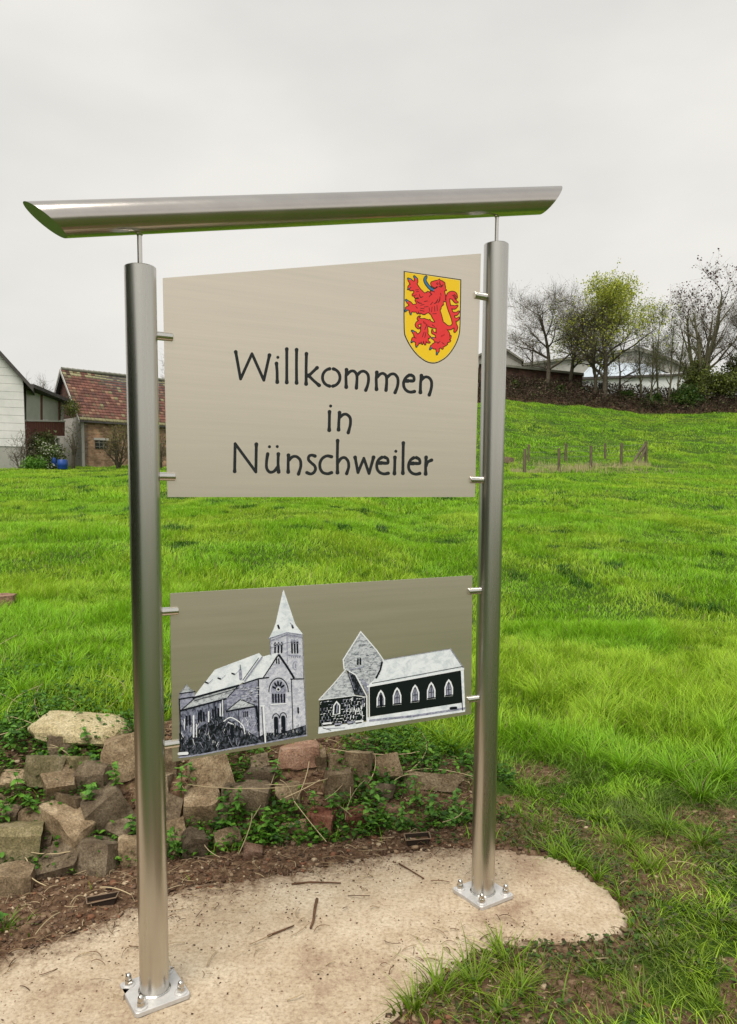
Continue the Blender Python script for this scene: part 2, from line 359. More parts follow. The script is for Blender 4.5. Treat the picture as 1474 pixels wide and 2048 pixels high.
# ------------------------------------------------------------------ the welcome sign
PL = Vector((-0.6441, 2.2378, 0)); PR = Vector((0.4694, 2.8311, 0)); PD = 0.0889
US = (PR - PL).normalized(); NS = Vector((US.y, -US.x, 0))       # NS points to the camera
SW_ = (PR - PL).length
sign = empty('welcome_sign', PL, 'brushed steel welcome sign with two posts, slanting top tube, lettered panel and church picture panel', 'sign')
def plane_hit(px, py, off=0.0):      # pixel -> point of the sign plane (shifted off towards the viewer)
    d = ray(px, py); o = PL + NS * off; t = (o - EYE).dot(NS) / d.dot(NS); return EYE + d * t
def height_at(px, py): return plane_hit(px, py).z
ZL, ZR = 2.1946, 2.4493
def cyl(bx, z0, z1, r, name, mat, n=64, parent=sign, bevel=0.002):
    m = MB(); m.tube([(bx.x, bx.y, z0), (bx.x, bx.y, z1 - bevel), (bx.x, bx.y, z1)], [r, r, r - bevel], n)
    return m.build(name, mat, parent, True, 40)
for base, zt in ((PL, ZL), (PR, ZR)):
    cyl(base, 0.0165, zt, PD / 2, 'post', MT['post'])
# top tube, mitred so the upper edge is longer
axL = Vector((PL.x, PL.y, 0)); zmL = plane_hit(279, 433).z; zmR = plane_hit(992, 404).z
A0 = Vector((PL.x, PL.y, zmL)); B0 = Vector((PR.x, PR.y, zmR)); BD = (B0 - A0).normalized()
BU = (Vector((0, 0, 1)) - BD * BD.z).normalized(); BN = BD.cross(BU).normalized()
BR = 0.0475
def beam_s(px, py): 
    p = plane_hit(px, py); return (p - A0).dot(BD)
sLt, sLb, sRt, sRb = beam_s(46, 405), beam_s(133, 471), beam_s(1118, 378), beam_s(1083, 428)
m = MB(); n = 72; nsegs = 24
for i in range(nsegs + 1):
    f = i / nsegs
    for k in range(n):
        t = 2 * math.pi * k / n; up = math.cos(t)
        s0 = (sLt + sLb) / 2 + up * (sLt - sLb) / 2; s1 = (sRt + sRb) / 2 + up * (sRt - sRb) / 2
        p = A0 + BD * (s0 + (s1 - s0) * f) + BU * up * BR + BN * math.sin(t) * BR
        m.v.append(tuple(p))
for i in range(nsegs):
    for k in range(n):
        a_ = i * n + k; b_ = i * n + (k + 1) % n; m.f.append((a_, b_, b_ + n, a_ + n)); m.m.append(0)
m.f.append(tuple(reversed(range(n)))); m.m.append(0)
m.f.append(tuple(nsegs * n + k for k in range(n))); m.m.append(0)
m.build('top_tube', MT['beam'], sign, True, 35)
for base, zt, za in ((PL, ZL, zmL), (PR, ZR, zmR)):
    cyl(base, zt - 0.002, za - BR * 0.96, 0.0072, 'connecting_rod', MT['pin'], 24)
    mm = MB(); mm.tube([(base.x, base.y, za - BR - 0.006), (base.x, base.y, za - BR * 0.93)], [0.0073, 0.012], 24); mm.build('weld', MT['pin'], sign, True, 40)
# panels (slotted into the clamp pins)
TH = 0.004
def panel(name, px, mat):
    c = [plane_hit(*p, TH / 2) for p in px]
    return MB().prism(c, -NS * TH).build(name, mat, sign), c
upper, _ = panel('text_panel', [(326, 556), (962, 507), (950, 994), (335, 994)], MT['panel'])
lower, _ = panel('picture_panel', [(340, 1187), (945, 1151), (942, 1428), (345, 1524)], MT['panel'])
# clamp pins
for base, ys, sx_, ln in ((PL, (673, 953, 1223, 1490), 1, (345, 350, 356, 358)), (PR, (592, 960, 1181, 1396), -1, (948, 939, 935, 933))):
    for yy, xe in zip(ys, ln):
        pe = plane_hit(xe, yy, 0.0)
        d_ = abs((pe - base).dot(US)); z_ = plane_hit(330 if sx_ > 0 else 958, yy).z
        p0 = Vector((base.x, base.y, z_)) + US * sx_ * (PD / 2 - 0.006); p1 = Vector((base.x, base.y, z_)) + US * sx_ * d_
        mm = MB(); q = (p1 - p0).normalized()
        mm.tube([p0, p1 - q * 0.0015, p1], [0.0125, 0.0125, 0.011], 36); mm.build('clamp_pin', MT['pin'], sign, True, 40)
# base plates with domed nuts
def base_plate(base):
    ctr = Vector((base.x, base.y, 0.016))
    ang = math.atan2(US.y, US.x) + 0.099; hw = 0.0855; R = Matrix.Rotation(ang, 3, 'Z')
    pts = []
    for sx_, sy_ in ((-1, -1), (1, -1), (1, 1), (-1, 1)):
        for k in range(5):
            t = math.radians(k * 22.5) + {(-1, -1): math.pi, (1, -1): 1.5 * math.pi, (1, 1): 0, (-1, 1): 0.5 * math.pi}[(sx_, sy_)]
            q = Vector((sx_ * (hw - 0.012) + 0.012 * math.cos(t), sy_ * (hw - 0.012) + 0.012 * math.sin(t), 0)); pts.append(q)
    mb = MB(); ring = lambda z, s: [ctr + (R @ (q * s)) + Vector((0, 0, z)) for q in pts]
    r0, r1, r2 = ring(-0.014, 1), ring(-0.0015, 1), ring(0, 0.985); nn = len(pts)
    mb.add(r0 + r1 + r2, [(i, (i + 1) % nn, (i + 1) % nn + nn, i + nn) for i in range(nn)] + [(i + nn, (i + 1) % nn + nn, (i + 1) % nn + 2 * nn, i + 2 * nn) for i in range(nn)] + [tuple(range(2 * nn, 3 * nn))])
    pl = mb.build('base_plate', MT['plate'], sign)
    # weld bead
    mb = MB()
    for k in range(46):
        t = 2 * math.pi * k / 46; p = ctr + Vector((math.cos(t), math.sin(t), 0)) * (PD / 2 + 0.0015)
        mb.box(p + Vector((0, 0, 0.0012)), (0.0055, 0.0055, 0.0045), Matrix.Rotation(t, 3, 'Z') @ Matrix.Rotation(0.7, 3, 'Y'))
    mb.build('weld_bead', MT['pin'], pl)
    for sx_, sy_ in ((-1, -1), (1, -1), (1, 1), (-1, 1)):
        q = ctr + R @ Vector((sx_ * 0.062, sy_ * 0.062, 0)); mb = MB()
        mb.tube([q, q + Vector((0, 0, 0.0022)), q + Vector((0, 0, 0.0030))], [0.0195, 0.0195, 0.0185], 28)
        mb.build('washer', MT['plate'], pl, True, 40)
        mb = MB(); z0 = 0.003
        mb.tube([q + Vector((0, 0, z0)), q + Vector((0, 0, z0 + 0.015)), q + Vector((0, 0, z0 + 0.017))], [0.0122, 0.0122, 0.0105], 6)
        mb.tube([q + Vector((0, 0, z0 + h)) for h in (0.0165, 0.025, 0.030, 0.034, 0.0355)], [0.0098, 0.0096, 0.0084, 0.0054, 0.001], 20)
        mb.build('bolt', MT['bolt'], pl, True, 45)
    return pl
base_plate(PL); base_plate(PR)

# --- flat print and cut lettering, traced on the panels
_lv = 0.00010
def catmull(pts, sub=6):
    if len(pts) < 3: return pts
    P = [pts[0]] + list(pts) + [pts[-1]]; out = []
    for i in range(1, len(P) - 2):
        for k in range(sub):
            t = k / sub; q = []
            for c in range(len(P[0])):
                p0, p1, p2, p3 = P[i - 1][c], P[i][c], P[i + 1][c], P[i + 2][c]
                q.append(0.5 * ((2 * p1) + (-p0 + p2) * t + (2 * p0 - 5 * p1 + 4 * p2 - p3) * t * t + (-p0 + 3 * p1 - 3 * p2 + p3) * t ** 3))
            out.append(tuple(q))
    out.append(tuple(pts[-1])); return out
class Print:
    """flat shapes laid on a panel; (ox, oy, s) maps the tracing grid to the photo's pixels, lv is the layer"""
    def __init__(s, ox, oy, sc): s.o = (ox, oy, sc); s.mb = MB(); s.cnt = 0; s.bold = 0.0
    def P(s, x, y, off): return plane_hit(s.o[0] + x / s.o[2], s.o[1] + y / s.o[2], TH / 2 + off)
    def off(s, lv): s.cnt += 1; return 0.00025 + lv * 0.00022 + (s.cnt % 40) * 0.000004
    def poly(s, pts, mi, lv=0):
        o = s.off(lv); vs = [s.P(x, y, o) for x, y in pts]
        s.mb.add(vs, [tuple(t) for t in tessellate_polygon([vs])], mi); return s
    def stroke(s, pts, w, mi, lv=1, curve=False, grow=0.0):
        grow += s.bold
        """pts (x, y) or (x, y, halfwidth)"""
        pts = [(p[0], p[1], (p[2] if len(p) > 2 else w) + grow) for p in pts]
        if curve: pts = catmull(pts)
        L_, R_ = [], []; n = len(pts)
        for i, (x, y, h) in enumerate(pts):
            x0, y0, _ = pts[max(i - 1, 0)]; x1, y1, _ = pts[min(i + 1, n - 1)]
            if 0 < i < n - 1:
                ax, ay = x - x0, y - y0; bx, by = x1 - x, y1 - y; la = math.hypot(ax, ay) or 1; lb = math.hypot(bx, by) or 1
                dx, dy = ax / la + bx / lb, ay / la + by / lb; l = math.hypot(dx, dy) or 1; dx /= l; dy /= l
                k = min(2.2, 1 / max(0.35, abs(dx * ax / la + dy * ay / la)))
            else:
                dx, dy = x1 - x0, y1 - y0; l = math.hypot(dx, dy) or 1; dx /= l; dy /= l; k = 1
            L_.append((x - dy * h * k, y + dx * h * k)); R_.append((x + dy * h * k, y - dx * h * k))
        def cap(i, j):
            x, y, h = pts[i]; dx, dy = x - pts[j][0], y - pts[j][1]; t0 = math.atan2(dy, dx)
            return [(x + h * math.cos(t0 + math.pi / 2 - math.pi * k / 8), y + h * math.sin(t0 + math.pi / 2 - math.pi * k / 8)) for k in range(1, 8)]
        o = s.off(lv); vs = [s.P(x, y, o) for x, y in L_ + R_]; fs = [(i, i + 1, i + 1 + n, i + n) for i in range(n - 1)]
        c1 = cap(n - 1, n - 2); b_ = len(vs); vs += [s.P(x, y, o) for x, y in c1]; fs.append((n - 1,) + tuple(range(b_, b_ + 7)) + (2 * n - 1,))
        c0 = cap(0, 1); b_ = len(vs); vs += [s.P(x, y, o) for x, y in c0]; fs.append((n,) + tuple(range(b_, b_ + 7)) + (0,))
        s.mb.add(vs, fs, mi); return s
    def dot(s, x, y, r, mi, lv=1, ry=None):
        o = s.off(lv); vs = [s.P(x + r * math.cos(2 * math.pi * k / 14), y + (ry or r) * math.sin(2 * math.pi * k / 14), o) for k in range(14)]
        s.mb.add(vs, [tuple(range(14))], mi); return s

MT['letter'] = flat('cut_letter_dark', (0.022, 0.026, 0.028), 0.6, 0.2)
def arc(cx, cy, rx, ry, a0, a1, k=9): return [(cx + rx * math.cos(math.radians(a0 + (a1 - a0) * i / (k - 1))), cy + ry * math.sin(math.radians(a0 + (a1 - a0) * i / (k - 1)))) for i in range(k)]
LET = [  # (dots, straight strokes, curved strokes) on the tracing grid
 ([], [[(101, 76), (132, 250), (205, 88), (281, 258), (317, 97)]], []),
 ([(371, 111)], [[(362, 150), (366, 200), (367, 270)]], []), ([], [[(428, 58), (428, 165), (428, 272)]], []), ([], [[(491, 62), (490, 165), (491, 275)]], []),
 ([], [[(554, 88), (552, 180), (552, 282)], [(622, 178), (568, 230)], [(566, 226), (600, 260), (635, 290)]], []),
 ([], [], [arc(710, 240, 53, 56, 262, 98, 9), arc(716, 240, 53, 56, -78, 82, 9)]),
 ([], [[(811, 190), (807, 240), (809, 302)]], [[(812, 222), (838, 200), (862, 202), (877, 228), (877, 268), (874, 308)], [(880, 224), (903, 203), (928, 202), (948, 222), (952, 255), (946, 290), (934, 322)]]),
 ([], [[(1005, 207), (1001, 250), (1003, 316)]], [[(1006, 238), (1028, 218), (1048, 215), (1065, 232), (1068, 270), (1064, 322)], [(1070, 240), (1094, 220), (1118, 219), (1137, 240), (1141, 272), (1135, 305), (1122, 337)]]),
 ([], [[(1183, 262), (1206, 262)]], [[(1213, 225), (1190, 243), (1177, 272), (1180, 303), (1198, 326), (1222, 334), (1246, 330)], [(1224, 225), (1240, 234), (1244, 250), (1240, 262), (1222, 262)]]),
 ([], [[(1291, 228), (1285, 280), (1284, 336)]], [[(1290, 255), (1312, 238), (1336, 240), (1354, 262), (1356, 295), (1350, 325), (1341, 352)]]),
 ([(709, 423)], [[(702, 460), (701, 520), (700, 578)]], []),
 ([], [[(766, 465), (762, 520), (760, 575)]], [[(768, 494), (792, 477), (814, 478), (834, 500), (836, 535), (830, 565), (822, 594)]]),
 ([], [[(94, 842), (97, 664), (230, 846), (233, 668)]], []),
 ([(317, 684), (367, 683)], [[(374, 730), (372, 785), (376, 845)]], [[(306, 730), (299, 775), (299, 820), (318, 846), (345, 842), (372, 812)]]),
 ([], [[(439, 738), (437, 790), (437, 846)]], [[(442, 768), (466, 748), (492, 748), (514, 770), (518, 805), (512, 832), (503, 859)]]),
 ([], [], [[(609, 744), (588, 738), (570, 746), (568, 768), (586, 788), (606, 806), (612, 828), (600, 850), (580, 858), (557, 850)]]),
 ([], [], [[(715, 748), (685, 743), (657, 758), (641, 788), (642, 822), (658, 848), (688, 857), (715, 850)]]),
 ([], [[(754, 645), (752, 745), (753, 850)]], [[(756, 784), (778, 758), (802, 755), (821, 778), (825, 810), (820, 832), (812, 856)]]),
 ([], [[(866, 752), (884, 850), (922, 758), (955, 856), (984, 752)]], []),
 ([], [[(1012, 788), (1036, 788)]], [[(1037, 752), (1016, 768), (1005, 797), (1008, 828), (1026, 850), (1052, 858), (1078, 854)], [(1055, 751), (1072, 760), (1077, 775), (1074, 789), (1050, 789)]]),
 ([(1127, 713)], [[(1121, 752), (1120, 800), (1118, 856)]], []), ([], [[(1175, 660), (1173, 760), (1172, 854)]], []),
 ([], [[(1216, 791), (1240, 791)]], [[(1241, 755), (1221, 770), (1209, 799), (1212, 830), (1230, 852), (1256, 860), (1280, 855)], [(1259, 754), (1276, 763), (1281, 778), (1278, 791), (1254, 791)]]),
 ([], [[(1321, 752), (1318, 800), (1318, 858)]], [[(1320, 806), (1332, 782), (1356, 770)]])]
for dots, st, cu in LET:
    p = Print(440, 680, 3.204); p.bold = 1.3
    for x, y in dots: p.dot(x, y, 10, 0, 0)
    for q in st:
        for i in range(len(q) - 1):
            (x, y), (x2, y2) = q[i], q[i + 1]; l = math.hypot(x2 - x, y2 - y); e0, e1 = i == 0, i == len(q) - 2
            u = lambda d_: (x + (x2 - x) * d_ / l, y + (y2 - y) * d_ / l)
            pts = [(x, y, 11 if e0 else 8)]
            if e0 and l > 36: pts.append((*u(16), 8.4))
            if e1 and l > 36: pts.append((*u(l - 18), 8.4))
            pts.append((x2, y2, 11.5 if e1 else 8)); p.stroke(pts, 8, 0, 0)
    for q in cu:
        q = [(x, y, 8.2 if 0 < i < len(q) - 1 else 10) for i, (x, y) in enumerate(q)]; p.stroke(q, 9, 0, 0, True)
    p.mb.build('letter', MT['letter'], upper)

# coat of arms
CA = [flat('shield_line', (0.025, 0.010, 0.006), 0.45), flat('shield_rim', (0.98, 0.82, 0.25), 0.45), flat('shield_yellow', (0.98, 0.64, 0.02), 0.42), flat('lion_red', (0.88, 0.05, 0.05), 0.42), flat('claw_blue', (0.045, 0.20, 0.42), 0.42)]
sh = Print(780, 520, 8.189)
rim = [(225, 180), (1168, 318), (1164, 620), (1158, 900), (1150, 1150), (1122, 1285), (1062, 1420), (962, 1562), (860, 1645), (750, 1693), (640, 1688), (540, 1640), (430, 1548), (330, 1418), (260, 1290), (228, 1180), (222, 900), (224, 500)]
cx, cy = 695, 900
def shrink(P, k): return [(x + (cx - x) * k[0] + 0, y + (cy - y) * k[1]) for x, y in P]
curve_part = catmull(rim[3:17], 4); rimc = rim[:3] + curve_part + rim[17:]
sh.poly(rimc, 0, 0); sh.poly(shrink(rimc, (0.036, 0.023)), 1, 1); sh.poly(shrink(rimc, (0.052, 0.035)), 2, 2)
BODY = [[(700, 385, 30), (760, 385, 46), (830, 395, 54), (855, 450, 50)], [(800, 345, 28), (808, 322, 3)], [(735, 500, 20), (790, 480, 30)], [(735, 430, 22), (700, 410, 22)],
 [(840, 430, 52), (822, 520, 70), (790, 600, 100), (745, 680, 125), (710, 760, 105), (705, 820, 78)], [(600, 590, 42), (560, 680, 85), (600, 780, 78), (560, 840, 45)],
 [(720, 800, 80), (760, 900, 76), (800, 1000, 62), (822, 1080, 62), (845, 1170, 84), (905, 1230, 70), (880, 1300, 62)],
 [(850, 380, 30), (885, 385, 12), (888, 372, 3)], [(862, 440, 30), (895, 480, 16), (918, 492, 3)], [(860, 520, 30), (880, 600, 26), (890, 660, 14), (915, 668, 4)], [(840, 640, 30), (850, 700, 24), (868, 728, 5)], [(800, 700, 30), (815, 770, 22), (828, 796, 4)],
 [(650, 780, 30), (638, 850, 8)], [(700, 790, 28), (690, 850, 10)], [(760, 780, 30), (775, 850, 10)], [(810, 760, 24), (805, 830, 8)],
 [(640, 560, 26), (620, 530, 12)], [(700, 540, 24), (665, 520, 6)], [(590, 560, 24), (560, 560, 8)],
 [(600, 620, 40), (520, 575, 52), (455, 510, 52), (410, 440, 48), (370, 385, 38), (330, 345, 24), (312, 335, 12)], [(405, 400, 30), (428, 345, 24), (418, 310, 16)], [(385, 440, 28), (335, 425, 20), (310, 445, 14)], [(430, 530, 34), (380, 575, 10), (372, 560, 4)], [(340, 480, 18), (400, 470, 20)],
 [(580, 740, 80), (480, 770, 58), (400, 790, 58), (330, 785, 42), (275, 790, 18)], [(350, 745, 26), (318, 705, 22), (292, 690, 14)], [(350, 820, 26), (335, 848, 16)], [(480, 690, 62), (440, 660, 24)], [(420, 600, 20), (470, 590, 24), (510, 620, 40)],
 [(440, 820, 24), (452, 868, 8)], [(480, 820, 24), (492, 872, 8)], [(520, 830, 34), (560, 862, 26), (604, 835, 14)],
 [(770, 1065, 46), (700, 1065, 42), (630, 1035, 42), (575, 1025, 50), (560, 1100, 52), (560, 1180, 58), (525, 1250, 66), (450, 1292, 58), (395, 1300, 34)], [(560, 990, 28), (505, 985, 20), (465, 960, 16), (470, 930, 5), (490, 922, 2)], [(515, 1010, 26), (460, 1030, 24), (436, 1070, 18), (465, 1112, 10), (485, 1110, 4)], [(640, 1010, 28), (650, 985, 6)],
 [(430, 1240, 28), (405, 1200, 24), (388, 1190, 14)], [(400, 1300, 24), (372, 1306, 14)], [(450, 1340, 28), (440, 1385, 18)], [(500, 1300, 24), (490, 1360, 6)], [(530, 1300, 22), (528, 1372, 6)], [(565, 1290, 24), (575, 1378, 8)], [(595, 1270, 26), (615, 1335, 14), (648, 1350, 5)], [(600, 1230, 26), (640, 1262, 16), (655, 1258, 6)],
 [(870, 1230, 80), (870, 1330, 74), (800, 1380, 62), (730, 1410, 44)], [(765, 1330, 26), (735, 1295, 22), (715, 1290, 12)], [(700, 1410, 24), (680, 1415, 14)], [(775, 1420, 28), (782, 1490, 20)], [(930, 1230, 34), (970, 1280, 20), (995, 1245, 4)], [(915, 1290, 34), (960, 1325, 20), (986, 1322, 4)], [(880, 1350, 34), (905, 1385, 16), (935, 1375, 4)], [(830, 1390, 32), (858, 1445, 10)], [(870, 1395, 20), (890, 1405, 6)],
 [(800, 1270, 30), (745, 1210, 16), (700, 1190, 12), (692, 1145, 5)], [(830, 1340, 20), (770, 1280, 12), (760, 1220, 8)],
 [(870, 1060, 34), (935, 1105, 30), (1000, 1105, 26), (1048, 1060, 28), (1046, 1000, 26), (1020, 910, 26), (985, 820, 26), (958, 730, 26), (946, 640, 26), (965, 570, 28), (1015, 545, 28), (1065, 560, 24), (1088, 610, 12)],
 [(990, 600, 30), (1035, 620, 26), (1075, 680, 18), (1106, 690, 6)], [(1010, 770, 24), (1060, 775, 22), (1100, 750, 8)], [(1040, 885, 24), (1090, 880, 20), (1126, 845, 7)], [(1060, 975, 22), (1100, 975, 18), (1128, 945, 7)], [(1055, 1060, 28), (1080, 1110, 24), (1062, 1165, 14), (1055, 1172, 6)]]
CLAW = [[(590, 278, 14), (572, 330, 16), (605, 400, 17), (670, 470, 17), (748, 502, 16)], [(335, 330, 20), (296, 304, 7)], [(430, 315, 20), (398, 268, 8)], [(318, 445, 16), (296, 478, 5)], [(300, 690, 16), (264, 656, 8)], [(285, 798, 16), (252, 835, 7)], [(336, 845, 15), (338, 890, 5)],
        [(398, 1190, 16), (362, 1160, 8)], [(380, 1306, 16), (352, 1345, 6)], [(438, 1380, 14), (432, 1420, 5)], [(722, 1290, 14), (690, 1278, 7)], [(682, 1418, 16), (655, 1462, 6)], [(778, 1495, 14), (765, 1545, 5)]]
for q in BODY: sh.stroke(q, 10, 0, 3, True, 13)
for q in CLAW: sh.stroke(q, 10, 0, 3, True, 12)
for q in CLAW: sh.stroke(q, 10, 4, 4, True)
for q in BODY: sh.stroke(q, 10, 3, 5, True)
for q in [[(785, 640), (760, 690), (725, 715)], [(820, 600), (812, 660), (785, 700)], [(700, 690), (665, 730)], [(640, 780), (650, 840)], [(690, 770), (680, 850)], [(730, 760), (735, 840)], [(770, 740), (775, 830)], [(560, 680), (610, 670)], [(560, 770), (625, 762)], [(830, 540), (835, 580)],
          [(480, 560), (500, 610), (540, 600)], [(420, 490), (470, 485)], [(430, 520), (470, 515)], [(440, 670), (470, 700), (520, 710)], [(500, 740), (560, 730)], [(500, 790), (560, 800)], [(490, 820), (560, 840)], [(420, 760), (450, 790)], [(700, 880), (760, 880)], [(690, 1060), (730, 1090)],
          [(600, 1060), (570, 1140)], [(560, 1180), (530, 1260)], [(590, 1180), (570, 1270)], [(820, 1330), (780, 1370)], [(1040, 600), (1075, 650)], [(1050, 560), (1088, 600)], [(890, 1380), (850, 1350)], [(550, 1000), (560, 1040)], [(380, 1260), (430, 1280)], [(745, 1340), (790, 1350)], [(815, 350), (820, 400), (850, 420)], [(800, 430), (840, 440), (870, 400)]]:
    sh.stroke([(x, y, 7.5 if 0 < i < len(q) - 1 else 4.5) for i, (x, y) in enumerate(q)], 5, 0, 6, True)
sh.dot(776, 386, 17, 0, 6); sh.dot(776, 384, 8, 3, 7)
sh.mb.build('coat_of_arms', CA, upper)

# church pictures: tonal print materials (sketchy dark/light grain)
def sketch(name, lo, hi, sc=60, stretch=(1, 1, 1), thr=(0.4, 0.6)):
    m, t, b = mat_new(name); k = t.links.new
    c = N(t, 'ShaderNodeTexCoord'); mpn = N(t, 'ShaderNodeMapping'); mpn.inputs['Scale'].default_value = stretch; k(c.outputs['Object'], mpn.inputs[0])
    n = N(t, 'ShaderNodeTexNoise', Scale=sc, Detail=7, Roughness=0.72, Distortion=0.6); k(mpn.outputs[0], n.inputs['Vector'])
    r = ramp(t, [(thr[0], lo), (thr[1], hi)]); k(n.outputs[0], r.inputs[0]); k(r.outputs[0], b.inputs['Base Color'])
    b.inputs['Roughness'].default_value = 0.45; b.inputs['Specular IOR Level'].default_value = 0.3; return m
PM = [sketch('print_white', (0.52, 0.59, 0.66), (0.88, 0.93, 0.97), 26, (1, 1, 1.5), thr=(0.28, 0.56)), sketch('print_light', (0.30, 0.32, 0.42), (0.72, 0.74, 0.82), 70, (1, 1, 1.4), (0.30, 0.60)),
      sketch('print_mid', (0.10, 0.11, 0.18), (0.48, 0.50, 0.62), 85, (1, 1, 1.6), (0.34, 0.64)), sketch('print_dark', (0.006, 0.008, 0.03), (0.40, 0.43, 0.56), 80, (1.6, 1.6, 0.7), (0.38, 0.68)),
      sketch('print_black', (0.003, 0.006, 0.008), (0.26, 0.29, 0.38), 90, (1.2, 1.2, 0.8), (0.48, 0.76)), flat('print_ink', (0.004, 0.007, 0.014), 0.45), flat('print_pale', (0.86, 0.90, 0.94), 0.45),
      sketch('print_stone', (0.13, 0.15, 0.18), (0.62, 0.66, 0.70), 60, (1, 1, 2.2), (0.36, 0.55)), flat('print_wall_black', (0.005, 0.010, 0.010), 0.4)]
WHT, LGT, MID, DRK, BLK, INK, PAL, STN, WBK = range(9)
c1 = Print(330, 1150, 4.755)
c1.poly([(1128, 140), (1145, 190), (1240, 470), (1308, 558), (1308, 572), (1160, 548), (985, 610), (1030, 520), (1052, 460), (1118, 165)], WHT, 1)
c1.poly([(1003, 605), (1160, 548), (1305, 570), (1314, 985), (1225, 975), (1085, 770), (1003, 765)], LGT, 0)
c1.poly([(1190, 975), (1316, 985), (1346, 1525), (1215, 1530)], LGT, 1)
c1.poly([(270, 1165), (350, 1060), (475, 900), (895, 742), (925, 775), (745, 1015), (700, 1048), (280, 1168)], WHT, 1)
c1.poly([(915, 780), (1080, 735), (930, 985), (745, 1035), (740, 1010)], WHT, 0)
c1.poly([(1080, 758), (1225, 972), (1195, 992), (1217, 1505), (960, 1592), (890, 1560), (885, 990), (930, 978)], LGT, 2)
c1.poly([(700, 1048), (885, 990), (892, 1555), (760, 1430), (690, 1180)], MID, 0)
c1.poly([(150, 1285), (280, 1168), (700, 1048), (600, 1162), (180, 1284)], STN, 0)
c1.poly([(137, 1300), (590, 1168), (600, 1330), (575, 1670), (137, 1690)], DRK, 0)
c1.poly([(590, 1168), (700, 1048), (700, 1200), (590, 1290)], MID, 1)
c1.poly([(205, 1042), (240, 1080), (285, 1108), (140, 1128), (180, 1085)], STN, 1)
c1.poly([(140, 1126), (285, 1106), (285, 1168), (150, 1290), (132, 1180)], MID, 1)
c1.poly([(585, 1295), (720, 1180), (860, 1245), (700, 1275)], STN, 2)
c1.poly([(580, 1300), (700, 1277), (860, 1250), (885, 1520), (700, 1620), (575, 1600)], DRK, 1)
c1.poly([(710, 1290), (850, 1262), (870, 1500), (715, 1540)], MID, 2)
c1.poly([(135, 1500), (220, 1560), (300, 1470), (400, 1400), (500, 1340), (560, 1350), (640, 1400), (760, 1470), (880, 1540), (890, 1600), (600, 1655), (420, 1690), (135, 1735)], BLK, 3)
c1.poly([(860, 1560), (960, 1500), (1100, 1500), (1345, 1425), (1346, 1528), (960, 1598), (870, 1610)], BLK, 3)
c1.stroke([(135, 1735), (345, 1708), (600, 1656), (960, 1594), (1346, 1524)], 7, MID, 4)
c1.stroke([(135, 1700), (210, 1695)], 14, PAL, 4)
S = lambda pts, w, mi=INK, lv=4, cv=False: c1.stroke(pts, w, mi, lv, cv)
S([(268, 1168), (700, 1050)], 9); S([(280, 1195), (700, 1075)], 3); S([(150, 1290), (575, 1178)], 8); S([(600, 1160), (690, 1060)], 4); S([(160, 1280), (290, 1165)], 4)
S([(745, 1032), (890, 985), (985, 975)], 6); S([(932, 980), (1080, 758)], 5); S([(1085, 762), (1160, 870), (1225, 975)], 10); S([(922, 782), (760, 1005)], 7, MID); S([(890, 790), (740, 1000)], 3)
S([(888, 990), (896, 1560)], 6); S([(1202, 992), (1218, 1505)], 4); S([(1195, 990), (1316, 987)], 5); S([(1306, 572), (1346, 1522)], 3, MID); S([(1160, 548), (1163, 840)], 3, MID)
S([(985, 606), (1160, 546), (1308, 568)], 4, MID); S([(1005, 625), (1160, 565), (1300, 588)], 5, MID); S([(1003, 612), (1006, 760)], 4, MID)
S([(585, 1298), (700, 1275), (860, 1250)], 7); S([(585, 1290), (720, 1180), (855, 1240)], 4); S([(700, 1275), (705, 1560)], 3); S([(870, 1250), (890, 1480)], 10)
S([(140, 1128), (285, 1108)], 5); S([(140, 1180), (270, 1160)], 6); S([(205, 1042), (145, 1122)], 2, MID); S([(135, 1180), (150, 1500), (137, 1690)], 5)
for x in (1048, 1080, 1110): S([(x, 670), (x - 2, 735)], 8, INK, 4); S([(x - 12, 665), (x, 640), (x + 12, 665)], 3, INK, 4, True)
for x in (1206, 1232, 1258): S([(x, 640), (x + 3, 738)], 8, INK, 4); S([(x - 12, 638), (x, 615), (x + 12, 638)], 3, MID, 4, True)
S([(1010, 692), (1120, 655), (1170, 640), (1290, 655)], 2, MID); S([(1172, 762), (1290, 768)], 3, MID)
for x in (1180, 1200, 1220, 1240, 1260, 1280): S([(x, 765), (x, 782)], 4, MID)
for x in range(1180, 1300, 14): S([(x, 575), (x, 592)], 3, MID)
S(arc(1240, 860, 24, 38, 60, 300, 8), 3, MID, 4, True); S([(1240, 845), (1243, 880)], 4, MID)
S([(1060, 795), (1062, 838)], 6); S([(1082, 798), (1084, 842)], 6)
S([(1075, 480), (1085, 505)], 9); S([(1210, 480), (1216, 500)], 9); S([(1190, 455), (1225, 495)], 3, MID)
S(arc(1080, 1110, 92, 130, 180, 360, 14), 5, INK, 4, True); S(arc(1080, 1110, 72, 108, 180, 360, 14), 3, MID, 4, True)
c1.poly([(1012, 1100)] + arc(1080, 1105, 66, 95, 180, 360, 12) + [(1148, 1215), (1012, 1222)], MID, 3)
for i in range(5): S([(1026 + i * 27, 1135), (1028 + i * 27, 1208)], 8, INK, 5)
for t in (200, 232, 264, 296, 328): S([(1080 + 34 * math.cos(math.radians(t)), 1090 + 44 * math.sin(math.radians(t))), (1080 + 56 * math.cos(math.radians(t)), 1090 + 74 * math.sin(math.radians(t)))], 9, INK, 5)
c1.dot(1078, 1088, 20, PAL, 5); c1.dot(1078, 1088, 13, INK, 6); S([(1010, 1232), (1152, 1222)], 5, PAL, 5)
